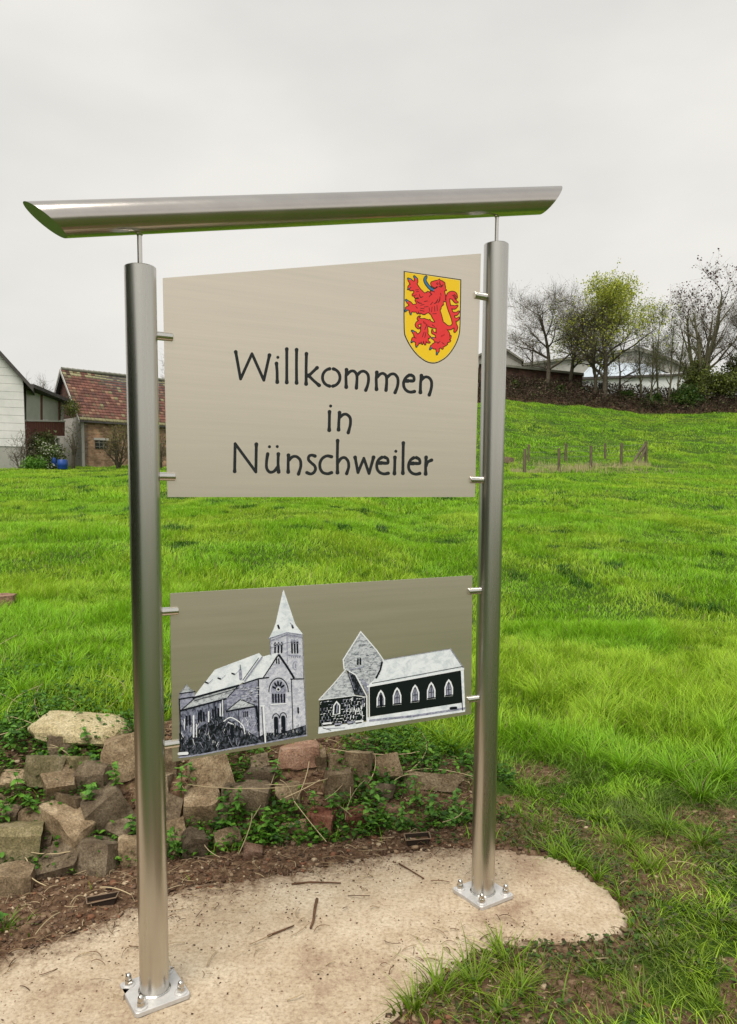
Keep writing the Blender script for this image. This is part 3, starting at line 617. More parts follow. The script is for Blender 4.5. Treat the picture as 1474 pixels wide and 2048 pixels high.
for x, y0, y1 in ((1055, 1345, 1505), (1124, 1335, 1490)):
    c1.stroke([(x, y0 + 20), (x + 3, y1)], 20, INK, 5); S(arc(x, y0 + 18, 32, 44, 180, 360, 8), 4, INK, 5, True); S([(x + 26, y0 + 20), (x + 28, y1 - 10)], 4, MID, 5)
S([(1265, 1265), (1268, 1310)], 8, INK, 5)
for x, y0, y1 in ((205, 1345, 1425), (235, 1340, 1420), (320, 1315, 1395), (342, 1290, 1390), (368, 1310, 1385), (455, 1285, 1350), (480, 1255, 1350), (506, 1272, 1345)): S([(x, y0), (x + 2, y1)], 9, INK, 5)
for x, y0, y1 in ((750, 1305, 1350), (768, 1300, 1348), (785, 1298, 1345)): S([(x, y0), (x, y1)], 5, INK, 5)
for x, y0, y1, w in ((272, 1340, 1540, 7), (415, 1300, 1395, 6), (185, 1370, 1460, 4), (525, 1225, 1340, 5), (548, 1190, 1340, 4), (300, 1420, 1540, 4)): S([(x, y0), (x, y1)], w, PAL, 5)
S([(935, 1245), (945, 1420), (955, 1588)], 7, PAL, 6); S([(912, 1246), (945, 1242)], 6, PAL, 6); S([(920, 1250), (938, 1590)], 3, INK, 5)
for x, y in ((400, 1030), (520, 990), (652, 945)): S([(x - 15, y - 10), (x + 8, y - 2)], 7, INK, 5); S([(x + 10, y + 5), (x + 55, y - 40)], 2, MID, 5)
S([(715, 905), (720, 985)], 14, MID, 5); S([(715, 855), (717, 905)], 3, INK, 5)
S([(560, 1390), (620, 1355), (690, 1385), (745, 1440), (760, 1510)], 5, PAL, 5, True); S([(630, 1440), (645, 1540)], 16, INK, 5); S([(600, 1400), (650, 1420)], 5, PAL, 5)
rg = random.Random(3)
for _ in range(130):
    x = rg.uniform(150, 880); y = rg.uniform(1400, 1680) if rg.random() < 0.8 else rg.uniform(1320, 1500)
    if y > 1700 - (x - 135) * 0.12: continue
    l = rg.uniform(12, 60); t = rg.uniform(-0.6, 0.6); S([(x, y), (x + l * math.sin(t), y - l * math.cos(t))], rg.uniform(1.2, 2.6), rg.choice([PAL, MID, INK, MID]), 5)
for _ in range(60):
    x = rg.uniform(900, 1330); y = rg.uniform(1480, 1560) - (x - 900) * 0.15; l = rg.uniform(8, 30); S([(x, y), (x + rg.uniform(-3, 3), y - l)], rg.uniform(1.2, 2.4), rg.choice([PAL, MID, INK, INK]), 5)
for _ in range(80):
    x = rg.uniform(710, 880); y = rg.uniform(1060, 1240); S([(x, y), (x + rg.uniform(12, 30), y - rg.uniform(2, 7))], 1.5, rg.choice([INK, PAL]), 5)
c1.mb.build('large_church_picture', PM, lower)['label'] = 'black and white picture of a church with a tall pointed spire'

c2 = Print(620, 1240, 4.335)
c2.poly([(440, 98), (575, 262), (637, 348), (572, 500), (500, 575), (430, 560), (330, 440), (292, 425), (285, 335)], STN, 0)
c2.poly([(637, 345), (1218, 248), (1332, 415), (500, 572), (572, 498)], WHT, 1)
c2.poly([(505, 582), (1302, 445), (1322, 722), (515, 838)], WBK, 1)
c2.poly([(1300, 430), (1332, 418), (1346, 792), (1320, 722)], WHT, 2)
c2.poly([(490, 845), (1325, 716), (1346, 795), (72, 987), (74, 928), (490, 882)], WHT, 2)
c2.poly([(308, 425), (345, 520), (388, 652), (78, 693), (200, 560)], STN, 2)
c2.poly([(322, 440), (392, 472), (495, 665), (385, 645)], BLK, 3)
c2.poly([(430, 500), (510, 560), (512, 600), (500, 650)], MID, 3)
c2.poly([(85, 700), (385, 652), (492, 672), (495, 872), (80, 925)], WBK, 2)
T = lambda pts, w, mi=INK, lv=4, cv=False: c2.stroke(pts, w, mi, lv, cv)
T([(288, 345), (440, 102), (580, 265), (637, 348), (575, 495)], 5, PAL, 3); T([(288, 345), (296, 425)], 5, PAL, 3); T([(500, 576), (1330, 424)], 8, PAL, 5); T([(540, 548), (900, 482), (1325, 402)], 2.5, INK, 5); T([(505, 582), (1300, 442)], 2.5, INK, 4)
T([(575, 500), (610, 430), (625, 365)], 8, INK, 4); T([(1218, 250), (1332, 418)], 4, MID, 4); T([(640, 346), (1218, 250)], 2, MID, 4)
T([(308, 430), (200, 560), (78, 692)], 4, PAL, 4); T([(78, 693), (388, 655), (480, 668)], 3, PAL, 4); T([(340, 445), (395, 475), (492, 660), (494, 870)], 5, PAL, 5); T([(340, 470), (385, 600)], 3, MID, 5)
T([(512, 585), (515, 838)], 4, PAL, 5); T([(1304, 446), (1322, 780)], 4, INK, 5); T([(520, 872), (900, 832), (1340, 766)], 9, MID, 4); T([(350, 432), (470, 405)], 4, MID, 4)
for (x, y0, y1) in ((614, 608, 755), (755, 586, 737), (911, 562, 716), (1051, 540, 688), (1203, 516, 664)):
    w = 37
    c2.poly([(x - w, y1 + 2), (x - w, y0 + 70), (x - w * .55, y0 + 22), (x, y0 - 4), (x + w * .55, y0 + 20), (x + w, y0 + 66), (x + w, y1 - 6)], PAL, 4)
    c2.poly([(x - w + 12, y1 - 8), (x - w + 12, y0 + 76), (x - w * .3, y0 + 34), (x, y0 + 16), (x + w * .3, y0 + 32), (x + w - 12, y0 + 74), (x + w - 12, y1 - 14)], INK, 5)
    c2.poly([(x - w + 17, y1 - 14), (x - w + 17, y0 + 78), (x - w * .25, y0 + 42), (x, y0 + 26), (x + w * .25, y0 + 40), (x + w - 17, y0 + 76), (x + w - 17, y1 - 20)], MID, 6)
    T([(x, y0 + 30), (x, y1 - 20)], 3, INK, 7); T([(x - w + 17, y0 + 90), (x + w - 17, y0 + 84)], 2.5, INK, 7); T([(x - w + 8, y1 - 6), (x + w - 4, y1 - 14)], 5, INK, 7)
T([(616, 660), (617, 740)], 13, INK, 7)
c2.poly([(195, 825), (202, 740), (230, 700), (262, 736), (262, 815)], PAL, 4); c2.poly([(208, 818), (212, 745), (231, 718), (252, 742), (250, 808)], INK, 5); T([(238, 735), (232, 800)], 6, MID, 6)
T([(415, 338), (415, 385)], 7, INK, 4); T([(437, 335), (437, 382)], 7, INK, 4); T([(1222, 766), (1265, 762)], 12, INK, 6)
for r in range(8):
    y = 715 + r * 26
    for cc in range(14):
        x = 92 + cc * 28 + (r % 2) * 13
        if x > 465 or 190 < x < 268 and 690 < y < 830: continue
        yy = y - (x - 90) * 0.10 + rg.uniform(-4, 4)
        if rg.random() < 0.75: T([(x, yy), (x + rg.uniform(10, 20), yy - 2)], rg.uniform(1.5, 3), rg.choice([PAL, MID, PAL]), 4)
        if rg.random() < 0.65: T([(x, yy), (x + 1, yy + 20)], rg.uniform(1.2, 2.5), rg.choice([PAL, MID]), 4)
for _ in range(50):
    x = rg.uniform(300, 470); y = rg.uniform(700, 880) - (x - 300) * 0.05; T([(x, y), (x + rg.uniform(-6, 6), y - rg.uniform(10, 40))], rg.uniform(2, 4), rg.choice([PAL, MID, PAL, INK]), 5)
for x, y, l in ((330, 890, 50), (400, 882, 55), (120, 900, 60), (220, 905, 50)): T([(x, y), (x + l, y - 6)], 9, rg.choice([MID, PAL]), 5); T([(x, y + 12), (x + l * .8, y + 6)], 5, INK, 5)
for _ in range(90):
    x = rg.uniform(320, 600); y = rg.uniform(200, 480)
    if abs(x - 445) > (y - 110) * 0.55: continue
    T([(x, y), (x + rg.uniform(8, 22), y - rg.uniform(0, 8))], 1.5, rg.choice([INK, MID, PAL]), 3)
T([(150, 940), (300, 935)], 2.5, MID, 5); T([(110, 935), (180, 955)], 2.5, INK, 5)
c2.mb.build('small_church_picture', PM, lower)['label'] = 'black and white picture of a low chapel with five arched windows'
# ------------------------------------------------------------------ road added behind the viewer for the steel to mirror, tumbled stone wall, debris
MT['asphalt'] = noisy('asphalt', [(0.3, (0.035, 0.034, 0.033)), (0.7, (0.065, 0.063, 0.06))], 20, 6, 0.9, 0.3)
rx = axis_pts(-30, 30, 2.0, 300, 1.2); V = []; 
for x in rx:
    for y in (-14.0, -11, -8.2): V.append((x, y, 0.022))
V = np.array(V); k_ = np.arange(len(rx) - 1)[:, None] * 3 + np.arange(2)[None, :]; k_ = k_.ravel()
tag(np_mesh('unseen_road', V, np.stack([k_, k_ + 3, k_ + 4, k_ + 1], 1), MT['asphalt']), kind='structure')

def cube_grid(n):
    pts = {}; F = []
    def vid(p):
        if p not in pts: pts[p] = len(pts)
        return pts[p]
    for ax in range(3):
        for sgn in (0, n):
            for i in range(n):
                for j in range(n):
                    q = []
                    for (a_, b_) in ((i, j), (i + 1, j), (i + 1, j + 1), (i, j + 1)):
                        c = [0, 0, 0]; c[ax] = sgn; c[(ax + 1) % 3] = a_; c[(ax + 2) % 3] = b_; q.append(vid(tuple(c)))
                    F.append(q if sgn else q[::-1])
    V = np.array(list(pts.keys()), float) / n * 2 - 1
    return V, np.array(F)
CG6, CF6 = cube_grid(6); CG4, CF4 = cube_grid(4)
def rock_verts(seed, size, jit=0.14, cuts=9, rough=0.03, fine=True, sph=0.0):
    r = np.random.RandomState(seed); V = (CG6 if fine else CG4).copy()
    cj = r.uniform(-jit, jit, (2, 2, 2, 3)); u = (V + 1) / 2; off = 0
    for i in (0, 1):
        for j in (0, 1):
            for k in (0, 1):
                w = (u[:, 0] if i else 1 - u[:, 0]) * (u[:, 1] if j else 1 - u[:, 1]) * (u[:, 2] if k else 1 - u[:, 2]); off = off + w[:, None] * cj[i, j, k]
    if sph: V = V * (1 - sph) + V / np.linalg.norm(V, axis=1)[:, None] * 1.15 * sph
    V = V + off
    for _ in range(cuts):
        n = r.choice([-1, 1], 3) * r.uniform(0.25, 1, 3)
        if r.rand() < 0.6: n[r.randint(3)] *= 0.1
        n /= np.linalg.norm(n); c = np.abs(n).sum() * r.uniform(0.76, 0.93)
        d = V @ n - c; V = V - np.where(d > 0, d, 0)[:, None] * n
    nz_ = (fbm(V[:, 0] * 2 + seed * 3.1 + V[:, 2] * 1.7, V[:, 1] * 2 + V[:, 2] * 2.3, 3) - 0.5)
    V = V * (1 + rough * 2 * nz_[:, None]) + r.normal(0, rough * 0.25, V.shape)
    return V * (np.array(size) / 2)
def rock(name, c, size, rot, mat, seed, parent=None, fine=True, **kw):
    V = rock_verts(seed, size, fine=fine, **kw); R = np.array(rot); V = V @ R.T
    o_ = Vector(c); me = bpy.data.meshes.new(name); me.from_pydata(V.tolist(), [], (CF6 if fine else CF4).tolist()); me.materials.append(mat)
    me.polygons.foreach_set('use_smooth', [True] * len(me.polygons)); me.set_sharp_from_angle(angle=math.radians(24))
    ob = bpy.data.objects.new(name, me); COL.objects.link(ob)
    if parent is not None: ob.parent = parent; ob.location = o_ - wloc(parent)
    else: ob.location = o_
    return ob
wall = empty('tumbled_stone_wall', hit(330, 1700), 'low tumbled dry stone wall of brown blocks behind the sign', 'stone wall')
# px x, y, width, height, roll (deg), yaw, material
STN_ = [(84, 1536, 72, 60, 6, 20, 4), (146, 1529, 56, 36, -6, -20, 4), (27, 1562, 62, 34, 3, 10, 0), (119, 1566, 66, 50, -4, 28, 0), (195, 1552, 68, 56, 5, -10, 1), (250, 1512, 72, 96, -8, 15, 0),
 (136, 1606, 74, 36, 4, -15, 0), (217, 1622, 80, 84, -22, 30, 1), (75, 1638, 62, 42, 12, 10, 0), (141, 1657, 96, 84, 8, -28, 0), (36, 1690, 86, 84, 3, 22, 4), (115, 1729, 88, 50, -8, 15, 1), (200, 1718, 80, 62, 2, -8, 1),
 (262, 1709, 46, 66, -4, 12, 0), (26, 1768, 64, 60, 5, 14, 0), (403, 1616, 76, 80, -3, 16, 0), (417, 1545, 82, 68, -14, 28, 0), (388, 1695, 48, 58, 6, 10, 1), (346, 1622, 38, 58, 3, -10, 1), (340, 1526, 38, 44, 8, 0, 0),
 (502, 1595, 76, 60, 8, -14, 1), (677, 1571, 62, 62, 2, 14, 0), (641, 1524, 30, 40, -6, 10, 0), (668, 1524, 34, 32, 10, 20, 0), (719, 1531, 62, 64, 4, -16, 0), (773, 1537, 50, 52, -6, 10, 0), (577, 1586, 54, 40, 5, 14, 0),
 (517, 1520, 46, 28, -3, 20, 1), (521, 1551, 66, 32, 9, 0, 1), (460, 1579, 34, 38, 12, 10, 1), (588, 1657, 54, 22, -3, 8, 2), (643, 1642, 64, 46, 4, -10, 5), (710, 1634, 58, 36, -3, 12, 5), (777, 1620, 44, 22, 3, 0, 2),
 (857, 1562, 130, 34, 3, 0, 0), (453, 1684, 62, 36, -4, 20, 0), (508, 1705, 38, 30, 10, 10, 2), (320, 1570, 44, 46, 5, 0, 1), (300, 1655, 50, 60, -3, 10, 1), (310, 1712, 50, 44, 4, 0, 0), 
 (440, 1625, 34, 44, 5, 10, 1), (15, 1632, 44, 40, 5, 10, 1), (80, 1690, 46, 40, -10, 10, 1), (250, 1665, 54, 48, 10, -20, 1), (350, 1660, 46, 44, -5, 10, 0), (770, 1580, 40, 26, 5, 0, 1),
 (-40, 1640, 80, 70, 5, 10, 0), (-50, 1730, 90, 70, -5, 20, 0), (-40, 1560, 80, 50, 5, 0, 4)]
for i, (px, py, w, h, ro, ya, mi) in enumerate(STN_):
    p = hit(px, py + h * 0.30); d = (p - EYE).length; k = d / FOC
    rr = random.Random(i * 7 + 1)
    sz = (w * k * 0.89, min(w, 1.35 * h) * k * 0.82, h * k * 0.90)
    R = Matrix.Rotation(math.radians(ya), 3, 'Z') @ Matrix.Rotation(math.radians(ro), 3, 'Y') @ Matrix.Rotation(math.radians(rr.uniform(-22, 30)), 3, 'X')
    q = hit(px, py + h * 0.30); vd = Vector((q.x, q.y, 0)).normalized()
    c = ray(px, py); c = EYE + c * (d / 1.0 + sz[1] * 0.12)
    rock('stone', c, sz, R, MT['stone'][mi], 100 + i, wall, jit=0.28, cuts=7, rough=0.03)
def loose(px, py, w, h, dpt, ro, ya, mi, name, label, cat, seed, **kw):
    p = hit(px, py + h * 0.35); d = (p - EYE).length; k = d / FOC
    R = Matrix.Rotation(math.radians(ya), 3, 'Z') @ Matrix.Rotation(math.radians(ro), 3, 'Y')
    o = rock(name, EYE + ray(px, py) * (d + 0.02), (w * k, dpt, h * k), R, MT['stone'][mi], seed, None, **kw)
    return tag(o, label, cat)
loose(170, 1458, 156, 42, 0.26, 4, 8, 3, 'flat_boulder', 'long pale sandstone boulder lying flat on the grass behind the stone wall', 'boulder', 900, jit=0.28, cuts=8, rough=0.07, sph=0.6)
loose(118, 1486, 48, 34, 0.12, 5, 30, 1, 'rough_stone', 'small grey rough stone in front of the long pale boulder', 'stone', 901, rough=0.07)
loose(597, 1510, 82, 40, 0.16, -4, 15, 2, 'reddish_rock', 'reddish pitted rock on top of the wall below the picture panel', 'rock', 902, rough=0.08, jit=0.25)
loose(8, 1206, 34, 30, 0.2, 4, 15, 2, 'field_stone', 'brown stone half hidden in the meadow grass at the left edge', 'stone', 903, rough=0.06)
loose(585, 1752, 24, 16, 0.04, 4, 25, 1, 'pebble', 'dark grey pebble lying on the concrete behind the sign', 'pebble', 904, rough=0.06)
loose(206, 1443, 60, 26, 0.1, 8, 10, 3, 'stone_flake', 'thin pale flake leaning on the long pale boulder beside the left post', 'stone', 905, rough=0.06)
# concrete wedge under the left plate
b_ = MB(); p = on_z(226, 1996, 0.0); b_.prism([p, p + Vector((0.035, -0.012, 0)), p + Vector((0.045, 0.02, 0)), p + Vector((0.008, 0.022, 0))], (0, 0, 0.016))
tag(b_.build('levelling_shim', MT['slab'], loc=p), 'small beige wedge poking out under the left base plate', 'wedge')

# buried plastic trays
MT['stick'] = noisy('brown_stick', [(0.3, (0.07, 0.035, 0.018)), (0.7, (0.17, 0.09, 0.05))], 20, 5, 0.85, 0.4)
MT['tray'] = flat('faded_plastic', (0.20, 0.14, 0.09), 0.6); MT['traydark'] = flat('tray_inside', (0.03, 0.02, 0.014), 0.8)
def tray(px, lab):
    c = [on_z(x, y, 0.03) for x, y in px]; ctr = sum(c, Vector()) / 4; root = empty('plastic_tray', ctr, lab, 'tray')
    m = MB()
    for i in range(4):
        a_, b2 = c[i], c[(i + 1) % 4]; m.tube([a_, b2], 0.0025, 6)
    m.build('rim', MT['tray'], root)
    m = MB(); cc = [ctr + (q - ctr) * 0.93 for q in c]
    lo = [ctr + (q - ctr) * 0.8 - Vector((0, 0, 0.045)) for q in c]
    m.add(cc + lo, [(i, (i + 1) % 4, (i + 1) % 4 + 4, i + 4) for i in range(4)] + [(4, 5, 6, 7)]); m.build('tub', MT['traydark'], root)
    m = MB(); e2 = [ctr + (q - ctr) * 0.88 - Vector((0, 0, 0.018)) for q in c]; m.add(e2, [(0, 1, 2, 3)]); m.build('soil_fill', MT['stick'], root)
tray([(174, 1808), (232, 1795), (238, 1783), (172, 1795)], 'shallow brown planting tray half buried in soil left of the left post')
tray([(812, 1681), (862, 1677), (858, 1664), (808, 1668)], 'shallow brown planting tray half buried in soil near the right post')

# soil crumbs, chips and twigs
rs = np.random.RandomState(11)
def soil_pts(n, fn):
    out = []
    while len(out) < n:
        x = rs.uniform(-1.9, 2.2, 4000); y = rs.uniform(1.9, 4.4, 4000); w = fn(x, y); k = rs.rand(4000) < w; out += list(zip(x[k], y[k]))
    return np.array(out[:n])
def soil_fn(x, y):
    sd_ = poly_sd(x, y, SLAB); a_ = soil_weight(x, y) * (sd_ < 0.04)
    return np.clip(a_ + 0.8 * np.exp(-np.clip(sd_, 0, 1) / 0.15) * (sd_ > 0) * (x < 0.75) * (y > 2.3 + 0.25 * x) + 0.03 * (sd_ > 0) * (x < 0), 0, 1) * np.where(x > 0.6, 0.35, 1)
def surf(x, y):
    z = Hh(x, y); k = (y < 3.6) & (x < 1.7)
    if k.any(): z[k] = np.where(poly_sd(x[k], y[k], SLAB) > 0, 0.001, z[k])
    return z
P_ = soil_pts(14000, soil_fn); n = len(P_); z = surf(P_[:, 0], P_[:, 1])
sz = np.minimum(rs.gamma(1.5, 0.0024, n) + 0.0015, 0.016); sz = np.where(poly_sd(P_[:, 0], P_[:, 1], SLAB) > 0.04, np.minimum(sz * 0.6, 0.0035), sz); Vb, Fb = [], []
base8 = np.array([[-1, -1, -0.5], [1, -0.8, -0.5], [1, 1, -0.4], [-0.8, 1, -0.5], [-0.6, -0.6, 0.5], [0.7, -0.5, 0.6], [0.6, 0.7, 0.45], [-0.7, 0.5, 0.5]])
Fq = np.array([(0, 3, 2, 1), (4, 5, 6, 7), (0, 1, 5, 4), (1, 2, 6, 5), (2, 3, 7, 6), (3, 0, 4, 7)])
ang = rs.uniform(0, 6.28, n); asp = rs.uniform(0.35, 1, n)
B = base8[None] * np.stack([sz, sz * asp, sz * rs.uniform(0.4, 0.9, n)], 1)[:, None, :]; B = B + rs.normal(0, 0.15, B.shape) * sz[:, None, None]
ca, sa = np.cos(ang)[:, None], np.sin(ang)[:, None]
X = B[:, :, 0] * ca - B[:, :, 1] * sa + P_[:, 0:1]; Y = B[:, :, 0] * sa + B[:, :, 1] * ca + P_[:, 1:2]; Z = B[:, :, 2] + z[:, None] + sz[:, None] * 0.3
pal = np.array([(0.10, 0.055, 0.032), (0.16, 0.10, 0.065), (0.30, 0.21, 0.13), (0.46, 0.36, 0.24), (0.07, 0.045, 0.03), (0.22, 0.10, 0.055)])
colr = pal[rs.choice(6, n, p=[0.3, 0.25, 0.15, 0.08, 0.12, 0.10])] * rs.uniform(0.8, 1.2, (n, 1))
o = np_mesh('soil_crumbs', np.stack([X, Y, Z], 2).reshape(-1, 3), (Fq[None] + np.arange(n)[:, None, None] * 8).reshape(-1, 4), MT['dry'], col=np.repeat(colr, 8, 0))
tag(o, 'dark soil crumbs, bark chips and grit scattered between wall and concrete', 'soil debris', kind='stuff')
# twigs and dry straw
def strips(p0, p1, w, sag, col, name, label, cat, segs=5):
    n = len(p0); t = np.linspace(0, 1, segs + 1)[None, :, None]; P = p0[:, None] * (1 - t) + p1[:, None] * t
    P[:, :, 2] += (sag[:, None] * 4 * t[:, :, 0] * (1 - t[:, :, 0])); d = p1 - p0; sd_ = np.stack([-d[:, 1], d[:, 0], np.zeros(n)], 1); sd_ /= np.linalg.norm(sd_, axis=1)[:, None] + 1e-9
    P[:, :, :2] += (sd_[:, None, :2] * (rs.normal(0, 1, (n, 1, 1)) * 0.12 * np.linalg.norm(d, axis=1)[:, None, None]) * 4 * t * (1 - t))
    wv = w[:, None, None] * sd_[:, None] * 0.5 * np.ones_like(t); up = np.zeros_like(wv); up[:, :, 2] = w[:, None] * 0.6
    V = np.stack([P - wv, P + up, P + wv], 2).reshape(-1, 3)   # (n, segs+1, 3 verts)
    f = []
    for i in range(segs):
        for a_, b_ in ((0, 1), (1, 2), (2, 0)): f.append((i * 3 + a_, i * 3 + b_, i * 3 + 3 + b_, i * 3 + 3 + a_))
    f = np.array(f); F = (f[None] + np.arange(n)[:, None, None] * (segs + 1) * 3).reshape(-1, 4)
    return tag(np_mesh(name, V, F, MT['dry'], col=np.repeat(col, (segs + 1) * 3, 0), smooth_=True), label, cat, kind='stuff')
P_ = soil_pts(2200, soil_fn); n = len(P_); ln = rs.gamma(2.2, 0.018, n) + 0.01; an = rs.uniform(0, 6.28, n)
p0 = np.stack([P_[:, 0], P_[:, 1], surf(P_[:, 0], P_[:, 1]) + 0.004], 1); x1 = P_[:, 0] + np.cos(an) * ln; y1 = P_[:, 1] + np.sin(an) * ln * 0.7
p1 = np.stack([x1, y1, surf(x1, y1) + 0.004 + rs.rand(n) * 0.015], 1)
pal = np.array([(0.30, 0.21, 0.12), (0.16, 0.085, 0.045), (0.09, 0.05, 0.03), (0.46, 0.36, 0.22)])
strips(p0, p1, rs.uniform(0.0015, 0.004, n), rs.uniform(0, 0.008, n), pal[rs.choice(4, n, p=[.3, .3, .2, .2])], 'dead_twigs', 'short dead twigs and straw littered over the soil', 'twigs')
# long dry stalks lying over and standing in the wall (end points read off the photograph, metres off the ground at each end)
SK = [((345, 1565, .04), (672, 1553, .06)), ((618, 1524, .08), (594, 1598, .03)), ((750, 1511, .12), (737, 1566, .03)), ((824, 1448, .22), (788, 1562, .03)), ((588, 1602, .04), (653, 1684, .03)), ((666, 1604, .06), (706, 1634, .03)), ((504, 1627, .1), (477, 1709, .02)),
      ((702, 1533, .1), (701, 1600, .02)), ((815, 1543, .05), (945, 1553, .05)), ((660, 1498, .06), (840, 1503, .04)), ((408, 1665, .06), (440, 1715, .02)), ((640, 1560, .05), (560, 1600, .04)), ((560, 1560, .08), (590, 1610, .03)), ((520, 1570, .06), (600, 1575, .05)),
      ((33, 1270, .25), (128, 1432, .02)), ((25, 1455, .03), (85, 1370, .25)), ((82, 1455, .03), (120, 1393, .2)), ((178, 1437, .03), (210, 1350, .22)), ((88, 1450, .02), (86, 1365, .22)), ((10, 1432, .05), (110, 1475, .03)), ((0, 1470, .05), (60, 1440, .06)), ((95, 1495, .05), (135, 1505, .04)), ((100, 1490, .04), (140, 1512, .03)),
      ((50, 1715, .02), (62, 1750, .02)), ((55, 1745, .06), (92, 1772, .02)), ((60, 1705, .06), (175, 1692, .04)), ((140, 1810, .02), (172, 1795, .03)), ((200, 1775, .02), (262, 1790, .01)), ((70, 1870, .01), (120, 1825, .01)), ((505, 1638, .1), (560, 1500, .2)), ((730, 1560, .15), (690, 1640, .03)), ((650, 1600, .03), (700, 1540, .12)), ((842, 1552, .03), (790, 1560, .1)), ((925, 1615, .1), (885, 1645, .02))]
p0 = []; p1 = []
for (a_, b_, c_), (d_, e_2, f_) in SK:
    q0 = hit(a_, b_ + 10); q1 = hit(d_, e_2 + 10)
    q0 = EYE + (ray(a_, b_)) * ((q0 - EYE).length - 0.06); q1 = EYE + ray(d_, e_2) * ((q1 - EYE).length - 0.04); p0.append(q0); p1.append(q1)
p0 = np.array([tuple(q) for q in p0]); p1 = np.array([tuple(q) for q in p1]); n = len(p0)
strips(p0, p1, rs.uniform(0.0035, 0.006, n), rs.uniform(0.0, 0.02, n), np.array([(0.50, 0.40, 0.24)]) * rs.uniform(0.7, 1.15, (n, 1)), 'dry_stalks', 'long straw coloured dry stalks lying across the stone wall and weeds', 'dry stalks', 6)
def stick(pts, r, label):
    q = [on_z(x, y, 0.006) for x, y in pts]; m = MB(); m.tube(q, [r * (1 - 0.35 * i / (len(q) - 1)) for i in range(len(q))], 7)
    tag(m.build('stick', MT['stick'], None, True, loc=q[0]), label, 'stick', 'sticks lying on the concrete')
stick([(634, 1798), (630, 1815), (627, 1840), (621, 1856)], 0.006, 'reddish brown stick lying upright across the middle of the concrete slab')
stick([(535, 1872), (560, 1862), (588, 1851)], 0.004, 'thin dark stick just below left of the reddish stick on concrete')
stick([(583, 1768), (620, 1764), (660, 1765), (682, 1766)], 0.004, 'dark branched twig lying beside the pebble on the concrete')
stick([(798, 1727), (822, 1741), (848, 1757)], 0.0035, 'straight thin twig on the concrete left of the right post')
# ------------------------------------------------------------------ grass and weeds
rg_ = np.random.RandomState(21)
def blades(x, y, h, w, bend, az, c0, c1, segs):
    n = len(x); z = surf(x, y) - 0.004; t = np.linspace(0, 1, segs + 1)[None, :]
    dx, dy = np.cos(az)[:, None], np.sin(az)[:, None]
    b = bend[:, None]; out = h[:, None] * b * t ** 1.8; up = h[:, None] * t * (1 - 0.45 * b * t)
    cxx = x[:, None] + dx * out; cyy = y[:, None] + dy * out; czz = z[:, None] + up
    wa = rg_.uniform(-0.6, 0.6, n)[:, None]; wd = w[:, None] * (1 - t ** 1.6) * 0.5
    sxx, syy = np.cos(wa) * wd, np.sin(wa) * wd
    Lx, Ly = cxx - sxx, cyy - syy; Rx, Ry = cxx + sxx, cyy + syy
    V = np.empty((n, 2 * segs + 1, 3), np.float32); C = np.empty((n, 2 * segs + 1, 3), np.float32)
    for i in range(segs):
        V[:, 2 * i, 0], V[:, 2 * i, 1], V[:, 2 * i, 2] = Lx[:, i], Ly[:, i], czz[:, i]
        V[:, 2 * i + 1, 0], V[:, 2 * i + 1, 1], V[:, 2 * i + 1, 2] = Rx[:, i], Ry[:, i], czz[:, i]
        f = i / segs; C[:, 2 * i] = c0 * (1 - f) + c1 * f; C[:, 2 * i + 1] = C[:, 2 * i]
    V[:, -1, 0], V[:, -1, 1], V[:, -1, 2] = cxx[:, -1], cyy[:, -1], czz[:, -1]; C[:, -1] = c1
    f = []
    for i in range(segs - 1): f += [(2 * i, 2 * i + 1, 2 * i + 3), (2 * i, 2 * i + 3, 2 * i + 2)]
    f.append((2 * segs - 2, 2 * segs - 1, 2 * segs)); f = np.array(f)
    F = (f[None] + (np.arange(n) * (2 * segs + 1))[:, None, None]).reshape(-1, 3)
    return V.reshape(-1, 3), F, C.reshape(-1, 3)
def sample(d0, d1, dens):
    # area strips of the visible wedge, a little wider than the frame
    wl, wr = -0.56, 0.56; area = (wr - wl) * (d1 * d1 - d0 * d0) / 2 + 1.0 * (d1 - d0); n = int(area * dens)
    y = np.sqrt(rg_.uniform(d0 * d0, d1 * d1, n)); x = rg_.uniform(wl, wr, n) * y + rg_.uniform(-0.5, 0.5, n); return x, y
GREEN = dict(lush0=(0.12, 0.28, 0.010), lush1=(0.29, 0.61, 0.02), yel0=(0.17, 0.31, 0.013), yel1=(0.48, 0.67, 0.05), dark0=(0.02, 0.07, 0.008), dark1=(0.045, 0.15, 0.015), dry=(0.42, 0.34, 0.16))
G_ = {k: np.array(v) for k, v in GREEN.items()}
def grass_colors(x, y, n, olive=None):
    a_ = smooth((fbm(x * 0.9 + 3, y * 0.55 + 7, 4) - 0.40) / 0.22)[:, None]; r = rg_.uniform(0, 1, (n, 1)); a_ = np.clip(a_ * 0.7 + (r - 0.5) * 0.6 + 0.15, 0, 1)
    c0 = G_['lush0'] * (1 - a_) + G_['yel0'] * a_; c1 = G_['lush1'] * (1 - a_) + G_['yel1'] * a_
    d = smooth((vnoise(x * 2.9 + 60, y * 1.6 + 20) * 0.75 + vnoise(x * 0.3 + 2, y * 0.3) * 0.25 - 0.76) / 0.06)[:, None] * (rg_.rand(n, 1) < 0.8)
    c0 = c0 * (1 - d) + G_['dark0'] * d; c1 = c1 * (1 - d) + G_['dark1'] * d
    dr = (rg_.rand(n, 1) < 0.02); c1 = np.where(dr, G_['dry'] * 1.0, c1); c0 = np.where(dr, G_['dry'] * 0.6, c0)
    if olive is not None:
        o = olive[:, None]; c0 = c0 * (1 - o) + np.array((0.05, 0.075, 0.018)) * o; c1 = c1 * (1 - o) + np.array((0.17, 0.23, 0.045)) * o
    v = rg_.uniform(0.6, 1.4, (n, 1)); return c0 * v, c1 * v
